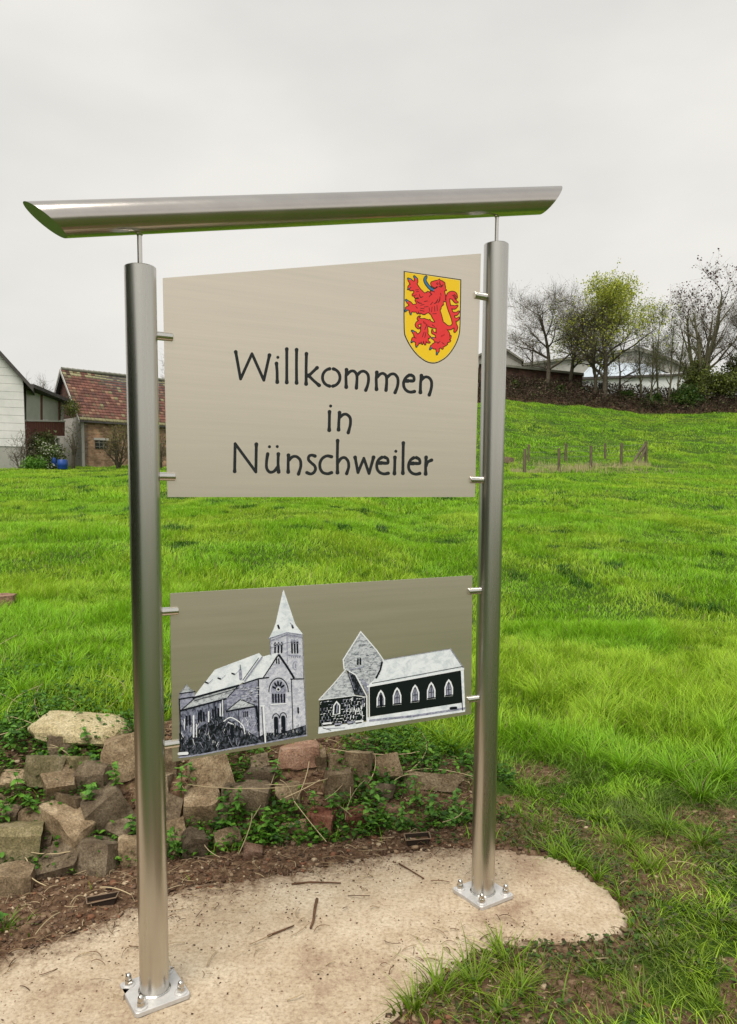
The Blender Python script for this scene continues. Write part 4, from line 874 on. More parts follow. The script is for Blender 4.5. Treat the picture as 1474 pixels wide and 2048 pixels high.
VV, FF, CC = [], [], []; off = 0
def push(V, F, C):
    global off
    VV.append(V); FF.append(F + off); CC.append(C); off += len(V)
def density(x, y):
    sd_ = poly_sd(x, y, SLAB); sw = soil_weight(x, y); yb = bank_base(x)
    keep = 1 - 0.88 * sw
    keep = np.where((y > yb - 0.1) & (y < yb + RUN + 0.05) & (x < 0.75), 0.05, keep)
    keep = np.where(sd_ > -0.015 , 0, keep)
    keep = np.where((x < 0.45) & (y < yb) & (sd_ < 0), 0.02 * keep, keep)      # soil between wall and slab
    lc = smooth((5.6 - y) / 1.5) * smooth((-0.2 - x) / 0.6); keep = keep * (1 - 0.45 * lc)
    return keep
# near
x, y = sample(1.95, 7.5, 4600); k = rg_.rand(len(x)) < density(x, y); x, y = x[k], y[k]; n = len(x)
sd_ = -poly_sd(x, y, SLAB)
lush = np.exp(-(((y - 5.2) / 0.9) ** 2)) * smooth((x - 0.6) / 0.6) * smooth((fbm(x * 2, y * 2) - 0.3) / 0.25)
tr = smooth((4.5 - y) / 0.9) * smooth((x - 0.2) / 0.4)        # trampled foreground at the right
hn = smooth((fbm(x * 1.7 + 9, y * 1.7) - 0.3) / 0.4)
h = (0.055 + 0.07 * hn + 0.13 * lush) * rg_.uniform(0.55, 1.3, n) * (1 - 0.35 * tr)
bend = np.clip(rg_.uniform(0.15, 1.0, n) + 0.45 * tr + 0.2 * lush, 0, 1.5)
c0, c1 = grass_colors(x, y, n, np.clip(tr * 0.9 * smooth((fbm(x * 3, y * 3 + 8) - 0.38) / 0.15), 0, 1))
az = rg_.uniform(0, 6.28, n) * 1.0; cl = fbm(x * 3.5 + 4, y * 3.5) * 12; az = np.where(rg_.rand(n) < 0.6, cl, az)
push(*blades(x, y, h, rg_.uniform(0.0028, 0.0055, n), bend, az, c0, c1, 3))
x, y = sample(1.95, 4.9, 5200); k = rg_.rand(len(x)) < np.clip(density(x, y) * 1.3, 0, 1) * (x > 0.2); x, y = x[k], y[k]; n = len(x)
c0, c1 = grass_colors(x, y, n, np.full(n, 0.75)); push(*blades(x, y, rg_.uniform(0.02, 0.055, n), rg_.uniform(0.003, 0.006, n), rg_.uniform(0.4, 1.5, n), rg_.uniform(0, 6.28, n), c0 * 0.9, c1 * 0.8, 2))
# overhanging tufts at the slab edge and long arching blades
tx, ty, tn, th = [], [], [], []
TUF = [(850, 1925, .16, 90), (905, 1900, .20, 120), (960, 1910, .18, 120), (1010, 1925, .16, 120), (880, 1985, .2, 120), (830, 2020, .18, 110), (950, 1970, .2, 120), (1040, 1985, .18, 100), (1000, 2030, .16, 100), (1110, 1720, .16, 110), (1150, 1745, .2, 130), (1190, 1765, .16, 100), (1130, 1690, .15, 100),
       (1240, 1800, .12, 70), (1280, 1860, .1, 60), (1250, 1690, .2, 120), (1330, 1660, .2, 120), (1400, 1690, .22, 120), (1300, 1740, .18, 100), (1400, 1600, .22, 130), (1200, 1640, .16, 90), (1350, 1560, .25, 140), (1440, 1560, .25, 140), (1020, 1630, .1, 60), (1060, 1590, .1, 60), (1090, 1660, .1, 60),
       (900, 1500, .2, 130), (860, 1480, .18, 110), (930, 1480, .22, 120), (1000, 1470, .2, 120), (820, 1500, .14, 80), (1060, 1470, .2, 120), (1120, 1500, .16, 90), (1180, 1520, .18, 100), (1250, 1540, .2, 120), (1200, 1440, .25, 140), (1300, 1440, .25, 140), (1400, 1420, .26, 140), (1450, 1480, .25, 140), (1080, 1400, .25, 140), (1150, 1380, .25, 140),
       (140, 1340, .18, 100), (110, 1300, .16, 90), (210, 1290, .2, 110), (40, 1380, .14, 80), (30, 1240, .16, 90), (230, 1190, .2, 100), (170, 1200, .2, 100), (1400, 1950, .14, 90), (1330, 1900, .12, 80), (1440, 1850, .14, 90), (1200, 1950, .1, 60), (1280, 2000, .12, 70), (1420, 2020, .12, 80), (10, 1860, .1, 40)]
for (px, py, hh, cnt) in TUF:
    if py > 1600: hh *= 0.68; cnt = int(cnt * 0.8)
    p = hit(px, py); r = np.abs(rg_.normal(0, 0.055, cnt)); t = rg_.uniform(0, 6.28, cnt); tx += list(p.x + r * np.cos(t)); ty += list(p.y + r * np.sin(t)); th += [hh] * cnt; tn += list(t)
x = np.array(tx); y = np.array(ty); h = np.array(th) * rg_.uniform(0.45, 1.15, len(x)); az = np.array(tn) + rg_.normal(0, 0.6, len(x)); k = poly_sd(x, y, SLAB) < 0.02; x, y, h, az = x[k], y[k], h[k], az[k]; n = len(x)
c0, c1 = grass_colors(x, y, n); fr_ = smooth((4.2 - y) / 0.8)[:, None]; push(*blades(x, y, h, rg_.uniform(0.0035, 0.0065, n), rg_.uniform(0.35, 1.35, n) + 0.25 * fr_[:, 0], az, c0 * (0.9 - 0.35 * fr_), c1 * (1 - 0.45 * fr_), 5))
# middle
x, y = sample(7.3, 19, 1050); n = len(x); hn = smooth((fbm(x * 1.1 + 9, y * 0.9) - 0.3) / 0.4); c0, c1 = grass_colors(x, y, n)
az = np.where(rg_.rand(n) < 0.5, fbm(x * 1.5 + 4, y * 1.5) * 12, rg_.uniform(0, 6.28, n))
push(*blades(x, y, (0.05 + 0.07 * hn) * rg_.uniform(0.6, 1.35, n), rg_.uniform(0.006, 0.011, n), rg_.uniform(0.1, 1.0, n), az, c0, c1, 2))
# far
x, y = sample(18.5, 46, 210); n = len(x); hn = smooth((fbm(x * 0.7 + 9, y * 0.5) - 0.3) / 0.4); c0, c1 = grass_colors(x * 0.6, y * 0.6, n); shade_rp = (0.78 + 0.44 * fbm(x * 1.6 + 5, y * 0.8, 3))[:, None]; c0 = c0 * shade_rp; c1 = c1 * shade_rp  # shadow ripples of the slope are multiplied into the blade colours
push(*blades(x, y, (0.06 + 0.08 * hn) * rg_.uniform(0.6, 1.35, n), rg_.uniform(0.016, 0.03, n), rg_.uniform(0.1, 1.0, n), rg_.uniform(0, 6.28, n), c0, c1, 1))
x, y = sample(45, 78, 55); k = (x > -3) | (y < 52); x, y = x[k], y[k]; n = len(x); hn = smooth((fbm(x * 0.4 + 9, y * 0.3) - 0.3) / 0.4); c0, c1 = grass_colors(x * 0.35, y * 0.35, n); shade_rp = (0.74 + 0.52 * fbm(x * 1.1 + 5, y * 0.5, 3))[:, None]; c0 = c0 * shade_rp; c1 = c1 * shade_rp  # hill blades: ripple shading painted into their colour too
push(*blades(x, y, (0.08 + 0.11 * hn) * rg_.uniform(0.6, 1.35, n), rg_.uniform(0.035, 0.07, n), rg_.uniform(0.1, 1.0, n), rg_.uniform(0, 6.28, n), c0, c1, 1))
g = np_mesh('meadow_grass', np.concatenate(VV), np.concatenate(FF), MT['grass'], col=np.concatenate(CC), smooth_=True)
tag(g, 'bright green meadow grass with yellowish and dark tufts', 'grass', kind='stuff')

# creeping broad leaved ground cover
def leaf_cloud(x, y, z, size, c, name, label, cat, tilt=0.7):
    n = len(x); L0 = np.array([(0, 0, 0), (0.32, 0.35, 0.10), (0.25, 0.75, 0.06), (0, 1.05, -0.06), (-0.25, 0.75, 0.06), (-0.32, 0.35, 0.10), (0, 0.5, -0.02)])
    F0 = np.array([(0, 1, 6), (1, 2, 6), (2, 3, 6), (3, 4, 6), (4, 5, 6), (5, 0, 6)])
    V = L0[None] * size[:, None, None]; a1 = rg_.uniform(-0.2, tilt, n); ca, sa = np.cos(a1)[:, None], np.sin(a1)[:, None]
    Y1 = V[:, :, 1] * ca - V[:, :, 2] * sa; Z1 = V[:, :, 1] * sa + V[:, :, 2] * ca; r = rg_.normal(0, 0.35, n)[:, None]
    X1 = V[:, :, 0] * np.cos(r) + Z1 * np.sin(r); Z1 = -V[:, :, 0] * np.sin(r) + Z1 * np.cos(r)
    a2 = rg_.uniform(0, 6.28, n)[:, None]; X2 = X1 * np.cos(a2) - Y1 * np.sin(a2); Y2 = X1 * np.sin(a2) + Y1 * np.cos(a2)
    P = np.stack([X2 + x[:, None], Y2 + y[:, None], Z1 + z[:, None]], 2)
    o = np_mesh(name, P.reshape(-1, 3), (F0[None] + (np.arange(n) * 7)[:, None, None]).reshape(-1, 3), MT['leaf'], col=np.repeat(c, 7, 0), smooth_=False)
    return tag(o, label, cat, kind='stuff')
def scatter(n, x0, x1, y0, y1, fn):
    xs, ys = [], []
    while len(xs) < n:
        x = rg_.uniform(x0, x1, 5000); y = rg_.uniform(y0, y1, 5000); k = rg_.rand(5000) < fn(x, y); xs += list(x[k]); ys += list(y[k])
    return np.array(xs[:n]), np.array(ys[:n])
def cover_fn(x, y):
    yb = bank_base(x) + RUN; n_ = smooth((fbm(x * 3.3 + 8, y * 3.3, 3) - 0.40) / 0.12)
    a_ = smooth((y - yb + 0.12) / 0.1) * smooth((yb + 1.4 - y) / 1.0) * smooth((0.9 - x) / 0.5)
    b_ = (y > bank_base(x)) * (y < yb) * (x < 0.8) * 1.0
    return np.clip(a_, b_, 1) * n_
x, y = scatter(27000, -2.6, 1.2, 2.9, 6.2, cover_fn); z = surf(x, y) + np.abs(rg_.normal(0.0, 0.03, len(x))) + 0.005
pl = np.array([(0.05, 0.14, 0.012), (0.085, 0.22, 0.018), (0.14, 0.30, 0.03), (0.03, 0.085, 0.012)]); c = pl[rg_.choice(4, len(x), p=[.35, .3, .15, .2])] * rg_.uniform(0.8, 1.25, (len(x), 1))
leaf_cloud(x, y, z, rg_.uniform(0.012, 0.032, len(x)), c, 'creeping_weeds', 'low creeping broad leaved weeds over and behind the stone wall', 'ground cover')
def mud_fn(x, y):
    sd_ = -poly_sd(x, y, SLAB); return (sd_ > 0.01) * smooth((x - 0.15) / 0.3) * smooth((3.9 - y) / 0.7) * smooth((fbm(x * 4 + 2, y * 4, 3) - 0.42) / 0.12)
x, y = scatter(6500, 0.1, 2.6, 1.95, 4.2, mud_fn); z = surf(x, y) + np.abs(rg_.normal(0, 0.012, len(x))) + 0.004
pl = np.array([(0.06, 0.075, 0.025), (0.11, 0.115, 0.05), (0.06, 0.13, 0.018), (0.17, 0.14, 0.07)]); c = pl[rg_.choice(4, len(x), p=[.3, .22, .4, .08])] * rg_.uniform(0.7, 1.25, (len(x), 1))
leaf_cloud(x, y, z, rg_.uniform(0.009, 0.024, len(x)), c, 'trampled_leaves', 'muddy trampled olive leaves beside the right end of the concrete', 'ground cover', 0.5)

# dead grass inside the fenced corner of the field and pale tufts at its foot
x = rg_.uniform(7, 15.0, 5000); y = rg_.uniform(36, 41, 5000); fr = 36.5 + (x - 7.5) * 0.55; k = (np.abs(y - fr - 0.2) < 0.9) | (rg_.rand(5000) < 0.12); x, y = x[k], y[k]; n = len(x)
V, F, C = blades(x, y, rg_.uniform(0.08, 0.34, n) * smooth((fbm(x * 1.5, y) - 0.25) / 0.3) + 0.06, rg_.uniform(0.015, 0.03, n), rg_.uniform(0, 0.5, n), rg_.uniform(0, 6.28, n), np.tile((0.30, 0.26, 0.13), (n, 1)), np.tile((0.52, 0.44, 0.25), (n, 1)) * rg_.uniform(0.8, 1.1, (n, 1)), 1)
tag(np_mesh('dead_grass', V, F, MT['dry'], col=C), 'straw coloured dead grass around the fence posts in the field', 'dead grass', kind='stuff')

# nettles: individual plants with separate leaves
def leaf_mesh(seed):
    r = random.Random(seed); out = []; n = 9
    for i in range(n):
        t = i / (n - 1); w = 0.36 * math.sin(math.pi * min(1, t * 0.9 + 0.12)) ** 0.8 * (1 - 0.35 * t); w *= 1.0 if i % 2 else 0.82
        out.append((w if i < n - 1 else 0, t))
    v = [(0, 0, 0)]; 
    for w, t in out[:-1]: v += [(-w, t, 0.12 * w + 0.02 * math.sin(t * 9) - 0.10 * t * t), (0, t, -0.10 * t * t - 0.03), (w, t, 0.12 * w + 0.02 * math.cos(t * 9) - 0.10 * t * t)]
    v.append((0, 1.02, -0.13)); f = []
    for i in range(n - 2):
        a_ = 1 + 3 * i; f += [(a_, a_ + 1, a_ + 4, a_ + 3), (a_ + 1, a_ + 2, a_ + 5, a_ + 4)]
    a_ = 1 + 3 * (n - 2); f += [(a_, a_ + 1, len(v) - 1), (a_ + 1, a_ + 2, len(v) - 1)]
    me = bpy.data.meshes.new('leaf'); me.from_pydata(v, [], f); me.polygons.foreach_set('use_smooth', [True] * len(f)); return me
MT['nettle'] = []
for i, (a_, b_) in enumerate([((0.04, 0.12, 0.012), (0.09, 0.23, 0.02)), ((0.07, 0.19, 0.014), (0.15, 0.32, 0.035))]):
    m = noisy('nettle_leaf_%s' % 'ab'[i], [(0.35, a_), (0.65, b_)], 3, 4, 0.5, 0.3, 8, spec=0.3); m.node_tree.nodes['Principled BSDF'].inputs['Subsurface Weight'].default_value = 0.0; MT['nettle'].append(m)
LM = []
for i in range(4): me = leaf_mesh(i); me.materials.append(MT['nettle'][i % 2]); LM.append(me)
PLT = [(40, 1585, .13, 'left of the stack near the photo edge'), (15, 1625, .1, 'lowest at the left edge of the wall'), (75, 1610, .1, 'between the mossy blocks at far left'), (175, 1590, .1, 'in the gap right of the light block'), (232, 1560, .12, 'just left of the left post'), (95, 1418, .14, 'behind the long pale boulder'),
       (45, 1425, .14, 'in the weeds left of the long boulder'), (20, 1480, .12, 'at the left photo edge above the wall'), (362, 1575, .14, 'just right of the left post'), (390, 1560, .12, 'below the left corner of the picture panel'), (352, 1690, .12, 'low beside the foot of the left post'), (275, 1655, .1, 'half hidden behind the left post'), (455, 1640, .15, 'right of the big square block'),
       (470, 1610, .12, 'between the square block and the dark block'), (540, 1640, .1, 'below the dark block in the middle'), (630, 1600, .1, 'left of the cubic block'), (745, 1640, .13, 'right of the red bricks'), (755, 1590, .1, 'above the red bricks'), (830, 1590, .14, 'below the long flat stone'), (860, 1620, .13, 'in the dark soil near the right post'), (800, 1640, .12, 'above the right planting tray'),
       (905, 1600, .1, 'just left of the right post'), (180, 1480, .1, 'on the wall top under the pale boulder'), (5, 1830, .08, 'at the lower left edge beside the soil'), (660, 1600, .08, 'under the cubic block'), (560, 1540, .1, 'between the upper stones below the picture panel'), (900, 1640, .12, 'low by the right planting tray')]
rn = random.Random(8)
for (px, py, hh, where) in PLT:
    p = hit(px, py + 12); d = (p - EYE).length - 0.05; p = EYE + ray(px, py + 18) * d
    root = empty('nettle_plant', p, 'leafy green nettle ' + where, 'weed', 'nettles growing in the stone wall')
    m = MB(); top = p + Vector((rn.uniform(-.03, .03), rn.uniform(-.05, 0), hh)); m.tube([p, (p + top) / 2 + Vector((.005, 0, 0)), top], [0.0022, 0.0018, 0.001], 5); m.build('stem', MT['nettle'][0], root)
    lvls = 4
    for lv in range(lvls):
        c = (top - p) * (0.25 + 0.75 * lv / (lvls - 1))
        for s_ in range(3 if lv < lvls - 1 else 4):
            lf = bpy.data.objects.new('leaf', LM[rn.randrange(4)]); COL.objects.link(lf); lf.parent = root; lf.location = c
            sc = rn.uniform(0.026, 0.046) * (1 - 0.2 * (lv == lvls - 1)); lf.scale = (sc, sc, sc)
            lf.rotation_euler = (rn.uniform(-0.5, 0.35), rn.uniform(-0.3, 0.3), s_ * 2.1 + lv * 1.3 + rn.uniform(-.4, .4))
# ------------------------------------------------------------------ background: farm buildings, fence, hedge bank, halls, trees
def P3(px, py, y): return at_y(px, py, y)
MT['clad'] = noisy('white_fibre_cladding', [(0.3, (0.60, 0.60, 0.585)), (0.7, (0.74, 0.73, 0.71))], 1.2, 6, 0.7, 0.1, 8)
MT['clad_low'] = noisy('grey_render', [(0.3, (0.30, 0.30, 0.27)), (0.7, (0.40, 0.39, 0.35))], 1.0, 6, 0.85, 0.2, 8)
MT['dark_roof'] = noisy('dark_slate_edge', [(0.3, (0.05, 0.045, 0.045)), (0.7, (0.09, 0.08, 0.075))], 3, 4, 0.7, 0.2)
MT['plaster'] = noisy('stained_plaster', [(0.3, (0.30, 0.29, 0.25)), (0.6, (0.50, 0.48, 0.43)), (0.8, (0.58, 0.56, 0.50))], 0.9, 7, 0.9, 0.2, 6, stretch=(1, 1, 0.4))
MT['rust_board'] = noisy('red_brown_boards', [(0.3, (0.085, 0.03, 0.022)), (0.7, (0.17, 0.065, 0.045))], 2, 5, 0.8, 0.2, stretch=(6, 6, 1))
MT['poly_pane'] = noisy('translucent_sheet', [(0.3, (0.30, 0.32, 0.28)), (0.7, (0.40, 0.42, 0.37))], 0.8, 4, 0.4, 0.05, spec=0.5)
MT['wood_post'] = noisy('weathered_post', [(0.3, (0.07, 0.055, 0.035)), (0.7, (0.19, 0.155, 0.105))], 8, 5, 0.9, 0.4, stretch=(3, 3, 0.5))
MT['hall'] = noisy('white_hall_metal', [(0.3, (0.58, 0.60, 0.60)), (0.7, (0.70, 0.72, 0.72))], 0.2, 4, 0.6, 0.0)
MT['hall_blue'] = noisy('pale_blue_sheet', [(0.3, (0.55, 0.62, 0.70)), (0.7, (0.64, 0.70, 0.75))], 0.2, 4, 0.6, 0.0)
MT['hall_roof'] = noisy('mossy_grey_roof', [(0.3, (0.13, 0.13, 0.10)), (0.7, (0.26, 0.26, 0.22))], 0.3, 5, 0.8, 0.1)
MT['blue'] = flat('blue_plastic', (0.012, 0.06, 0.27), 0.4, 0.4)
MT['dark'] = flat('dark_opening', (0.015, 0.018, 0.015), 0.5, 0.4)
MT['trim'] = flat('pale_trim', (0.45, 0.44, 0.40), 0.7)
def tile_mat():
    m, t, b = mat_new('clay_tile'); k = t.links.new
    at = N(t, 'ShaderNodeVertexColor'); at.layer_name = 'col'; c = N(t, 'ShaderNodeTexCoord')
    n = N(t, 'ShaderNodeTexNoise', Scale=1.5, Detail=8, Roughness=0.75); k(c.outputs['Object'], n.inputs['Vector'])
    r = ramp(t, [(0.3, (0.55, 0.55, 0.5)), (0.6, (1.1, 1.05, 1.0)), (0.75, (1.25, 1.22, 1.1))]); k(n.outputs[0], r.inputs[0])
    mu = N(t, 'ShaderNodeMix', data_type='RGBA', blend_type='MULTIPLY'); mu.inputs[0].default_value = 1; k(at.outputs[0], mu.inputs[6]); k(r.outputs[0], mu.inputs[7]); k(mu.outputs[2], b.inputs['Base Color'])
    b.inputs['Roughness'].default_value = 0.85; return m
MT['tile'] = tile_mat()
def brick_mat(name, c1, c2, mortar, scale=1.0, stain=(0.3, 1.0)):
    m, t, b = mat_new(name); k = t.links.new
    c = N(t, 'ShaderNodeTexCoord'); uv = c.outputs['UV']
    br = N(t, 'ShaderNodeTexBrick', Scale=1.0); br.inputs['Brick Width'].default_value = 0.26 * scale; br.inputs['Row Height'].default_value = 0.085 * scale; br.inputs['Mortar Size'].default_value = 0.008 * scale
    br.inputs['Color1'].default_value = (*c1, 1); br.inputs['Color2'].default_value = (*c2, 1); br.inputs['Mortar'].default_value = (*mortar, 1); br.inputs['Bias'].default_value = -0.1
    k(uv, br.inputs['Vector'])
    n = N(t, 'ShaderNodeTexNoise', Scale=1.3, Detail=8, Roughness=0.7); k(c.outputs['Object'], n.inputs['Vector'])
    r = ramp(t, [(0.35, (0.45, 0.47, 0.40)), (0.52, (1, 1, 1)), (0.66, (1.7, 1.6, 1.45))]); k(n.outputs[0], r.inputs[0])
    mu = N(t, 'ShaderNodeMix', data_type='RGBA', blend_type='MULTIPLY'); mu.inputs[0].default_value = 1; k(br.outputs[0], mu.inputs[6]); k(r.outputs[0], mu.inputs[7]); k(mu.outputs[2], b.inputs['Base Color'])
    b.inputs['Roughness'].default_value = 0.9; bp = N(t, 'ShaderNodeBump', Strength=0.6, Distance=0.02); k(br.outputs['Fac'], bp.inputs['Height']); bp.invert = True; k(bp.outputs[0], b.inputs['Normal']); return m
MT['brick'] = brick_mat('old_brick', (0.28, 0.15, 0.09), (0.44, 0.28, 0.18), (0.34, 0.27, 0.18), 1.2)
MT['brick_dark'] = brick_mat('dark_brick', (0.075, 0.035, 0.025), (0.12, 0.055, 0.04), (0.09, 0.07, 0.055), 1.4)
def wall_poly(pts, off, name, mat, parent, U=None):
    ob = MB().prism(pts, off).build(name, mat, parent); me = ob.data
    uvl = me.uv_layers.new(name='UVMap'); o_ = wloc(parent); U = U or (pts[1] - pts[0]).normalized(); U = Vector((U.x, U.y, 0)).normalized()
    for lp in me.loops: v = me.vertices[lp.vertex_index].co; uvl.data[lp.index].uv = (v.dot(U), v.z)
    return ob
# --- white clad house end at the far left
Dw = 42.0; rc = P3(51, 935, Dw); gz = rc.z - 0.4
Uw = Vector((0.93, 0.36, 0)).normalized(); Nw = Vector((Uw.y, -Uw.x, 0))
def on_wall(px, py, o, n):
    d = ray(px, py); t = (o - EYE).dot(n) / d.dot(n); return EYE + d * t
wh = empty('white_clad_house', Vector((rc.x, rc.y, gz)), 'white clad gable end with dark roof edge at the far left', 'house')
sl = [on_wall(0, 700, rc, Nw), on_wall(60, 766, rc, Nw)]; sd2 = (sl[1] - sl[0]).normalized(); slope = sd2.z / sd2.dot(Uw)
wr_ = (on_wall(51, 900, rc, Nw) - rc).dot(Uw); zr = on_wall(51, 757, rc, Nw).z; half = 6.2
def wp(u, z): return Vector((rc.x, rc.y, 0)) + Uw * u + Vector((0, 0, z))
apz = zr - slope * half
wall_poly([wp(wr_, gz), wp(wr_, zr), wp(wr_ - half, apz), wp(wr_ - 2 * half, zr), wp(wr_ - 2 * half, gz)], -Nw * 9.0, 'wall', MT['clad_low'], wh)
z0 = on_wall(30, 893, rc, Nw).z; ch = 0.42; zz = z0; bi = 0
while zz < apz - 0.15:
    zt = zz + ch - 0.015
    def hw_(z): return half if z <= zr else max(0, (apz - z) / -slope)
    a0, a1 = hw_(zz), hw_(zt)
    cen = wr_ - half
    if a1 > 0.05: MB().prism([wp(cen - a0, zz), wp(cen + a0 * 1.0, zz), wp(cen + a1, zt), wp(cen - a1, zt)], Nw * 0.035 + Vector((0, 0, 0))).build('cladding_board', MT['clad'], wh)
    zz += ch
for s_ in (1, -1):
    e0 = wp(wr_ - half, apz + 0.12) + Nw * 0.35; e1 = wp(wr_ - half + s_ * (half + 0.5), zr + slope * 0.5 + 0.12) + Nw * 0.35
    MB().prism([e0, e1, e1 - Vector((0, 0, 0.26)), e0 - Vector((0, 0, 0.26))], -Nw * 9.6).build('roof', MT['dark_roof'], wh)
# --- lean-to between house and barn
A = P3(52, 935, 42.3); B = P3(131, 935, 47.5); Ul = (B - A); Ul.z = 0; LL = Ul.length; Ul.normalize(); Nl = Vector((Ul.y, -Ul.x, 0))
lt = empty('lean_to', Vector((A.x, A.y, A.z - 0.3)), 'lean-to with pale sheet panels and red brown boards between house and barn', 'lean-to')
def lp(px, py): return on_wall(px, py, A, Nl)
def quad_px(pts, thick, name, mat, parent, offn=0.0): return MB().prism([lp(*q) + Nl * offn for q in pts], -Nl * thick).build(name, mat, parent)
for (x0, x1) in ((53, 81), (84, 117), (120, 127)):
    f = lambda x: 777 + (x - 53) * 0.36
    quad_px([(x0, f(x0) + 2), (x1, f(x1) + 2), (x1, 841), (x0, 839)], 0.03, 'sheet_panel', MT['poly_pane'], lt)
for x in (82.5, 118.5): quad_px([(x - 1.3, 790), (x + 1.3, 790), (x + 1.3, 842), (x - 1.3, 842)], 0.12, 'frame_post', MT['rust_board'], lt, 0.05)
quad_px([(52, 839), (129, 841), (129, 844), (52, 842.5)], 0.16, 'sill', MT['trim'], lt, 0.07)
n_b = 22
for i in range(n_b):
    x0 = 52 + 78 * i / n_b; x1 = 52 + 78 * (i + 1) / n_b - 0.35
    if i > 15: quad_px([(x0, 843), (x1, 843), (x1, 872), (x0, 872)], 0.05, 'board', MT['rust_board'], lt)
    else: quad_px([(x0, 843), (x1, 843), (x1, 938), (x0, 938)], 0.05, 'board', MT['rust_board'], lt)
a_, b_ = lp(50, 768), lp(134, 803); MB().prism([a_ + Nl * .5, b_ + Nl * .5, b_ + Nl * .5 - Vector((0, 0, .2)), a_ + Nl * .5 - Vector((0, 0, .2))], -Nl * 4.5).build('roof', MT['dark_roof'], lt)
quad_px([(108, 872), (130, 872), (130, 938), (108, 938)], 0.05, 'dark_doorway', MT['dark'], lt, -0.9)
quad_px([(123, 876), (125.5, 876), (125.5, 936), (123, 936)], 0.12, 'door_post', MT['trim'], lt, -0.2)
# --- barn
C1 = P3(168, 938, 48.0); GB = Vector((-0.66, 0.75, 0)).normalized(); LB = Vector((0.75, 0.66, 0)).normalized(); NL_ = Vector((LB.y, -LB.x, 0)); NG = Vector((-GB.y, GB.x, 0)) * -1
if NG.dot(EYE - C1) < 0: NG = -NG
barn = empty('brick_barn', Vector((C1.x, C1.y, C1.z - 0.3)), 'old brick barn with mossy red tiled roof left of the sign', 'barn')
BW, BL_ = 5.4, 8.6
ze = on_wall(168.5, 832, C1, NL_).z; gz = C1.z - 0.35
mid = C1 + GB * BW / 2; d_ = ray(140, 738); zrg = at_y(140, 740, mid.y).z
def bp_(g, l, z): v = C1 + GB * g + LB * l; return Vector((v.x, v.y, z))
wall_poly([bp_(0, 0, gz), bp_(0, BL_, gz), bp_(0, BL_, ze), bp_(0, 0, ze)], -NL_ * 0.3, 'brick_wall', MT['brick'], barn)
wall_poly([bp_(0, 0, gz), bp_(0, 0, ze), bp_(BW, 0, ze), bp_(BW, 0, gz)], -NG * 0.3, 'plaster_wall', MT['plaster'], barn)
wall_poly([bp_(0.05, 0, ze + 0.01), bp_(BW / 2, 0, zrg - 0.1), bp_(BW - 0.05, 0, ze + 0.01)], -NG * 0.25, 'gable_wall', MT['brick_dark'], barn, GB)
MB().box(bp_(0, 0, (gz + ze) / 2) + (NL_ + NG) * 0.02, (0.14, 0.14, ze - gz)).build('corner_strip', MT['trim'], barn)
wall_poly([bp_(BW, 0, gz), bp_(BW, 0, ze), bp_(BW, BL_, ze), bp_(BW, BL_, gz)], NL_ * 0.3, 'rear_wall', MT['brick'], barn)
# roof deck and tiles
ov = 0.28; rise = zrg - ze; sl_len = math.hypot(BW / 2 + ov, rise * (BW / 2 + ov) / (BW / 2)); drop = rise * ov / (BW / 2)
for s_ in (0, 1):
    g0, g1 = (-ov, BW / 2) if s_ == 0 else (BW + ov, BW / 2); z_0 = ze - drop
    q = [bp_(g0, -0.25, z_0), bp_(g0, BL_ + 0.2, z_0), bp_(g1, BL_ + 0.2, zrg), bp_(g1, -0.25, zrg)]
    MB().prism(q, Vector((0, 0, -0.08))).build('roof_deck', MT['dark_roof'], barn)
rs2 = np.random.RandomState(4); nc = 17; nr = 38; m = MB(); cols = []
tp = [(0.13, 0.052, 0.040), (0.165, 0.072, 0.052), (0.095, 0.045, 0.038), (0.22, 0.13, 0.085), (0.12, 0.08, 0.05)]
for i in range(nc):
    for j in range(nr):
        f0, f1 = i / nc, (i + 1.18) / nc; l0 = -0.27 + (BL_ + 0.5) * j / nr; l1 = l0 + (BL_ + 0.5) / nr * 0.93
        jz = rs2.uniform(0, 0.02); sag = -0.10 * math.sin(math.pi * (j / nr)) * (i / nc)
        g = lambda f: -ov + (BW / 2 + ov) * min(f, 1.0); zf = lambda f: ze - drop + (rise + drop) * min(f, 1.0) + sag
        up = 0.095; a_ = bp_(g(f0), l0, zf(f0) + up + jz); b_ = bp_(g(f0), l1, zf(f0) + up + jz); c_ = bp_(g(f1), l1, zf(f1) + 0.03); e_1 = bp_(g(f1), l0, zf(f1) + 0.03)
        dn = Vector((0, 0, -0.06)); m.add([a_, b_, c_, e_1, a_ + dn, b_ + dn], [(0, 1, 2, 3), (4, 5, 1, 0)])
        c = np.array(tp[rs2.choice(5, p=[.35, .3, .15, .08, .12])]) * rs2.uniform(0.8, 1.2)
        if i < 1 or rs2.rand() < 0.04: c = np.array((0.20, 0.19, 0.10))
        if i > nc - 3 and rs2.rand() < 0.7: c = np.array((0.26, 0.25, 0.14))
        cols += [c] * 6
ob = m.build('roof_tiles', MT['tile'], barn); at_ = ob.data.color_attributes.new('col', 'FLOAT_COLOR', 'POINT'); c4 = np.ones((len(cols), 4), np.float32); c4[:, :3] = cols; at_.data.foreach_set('color', c4.ravel()); ob['kind'] = 'stuff'
m = MB()
for j in range(26): m.tube([bp_(BW / 2, -0.25 + j * 0.35, zrg + 0.06), bp_(BW / 2, 0.12 + j * 0.35, zrg + 0.05)], [0.12, 0.10], 8)
m.build('ridge_tiles', MT['hall_roof'], barn)['kind'] = 'stuff'
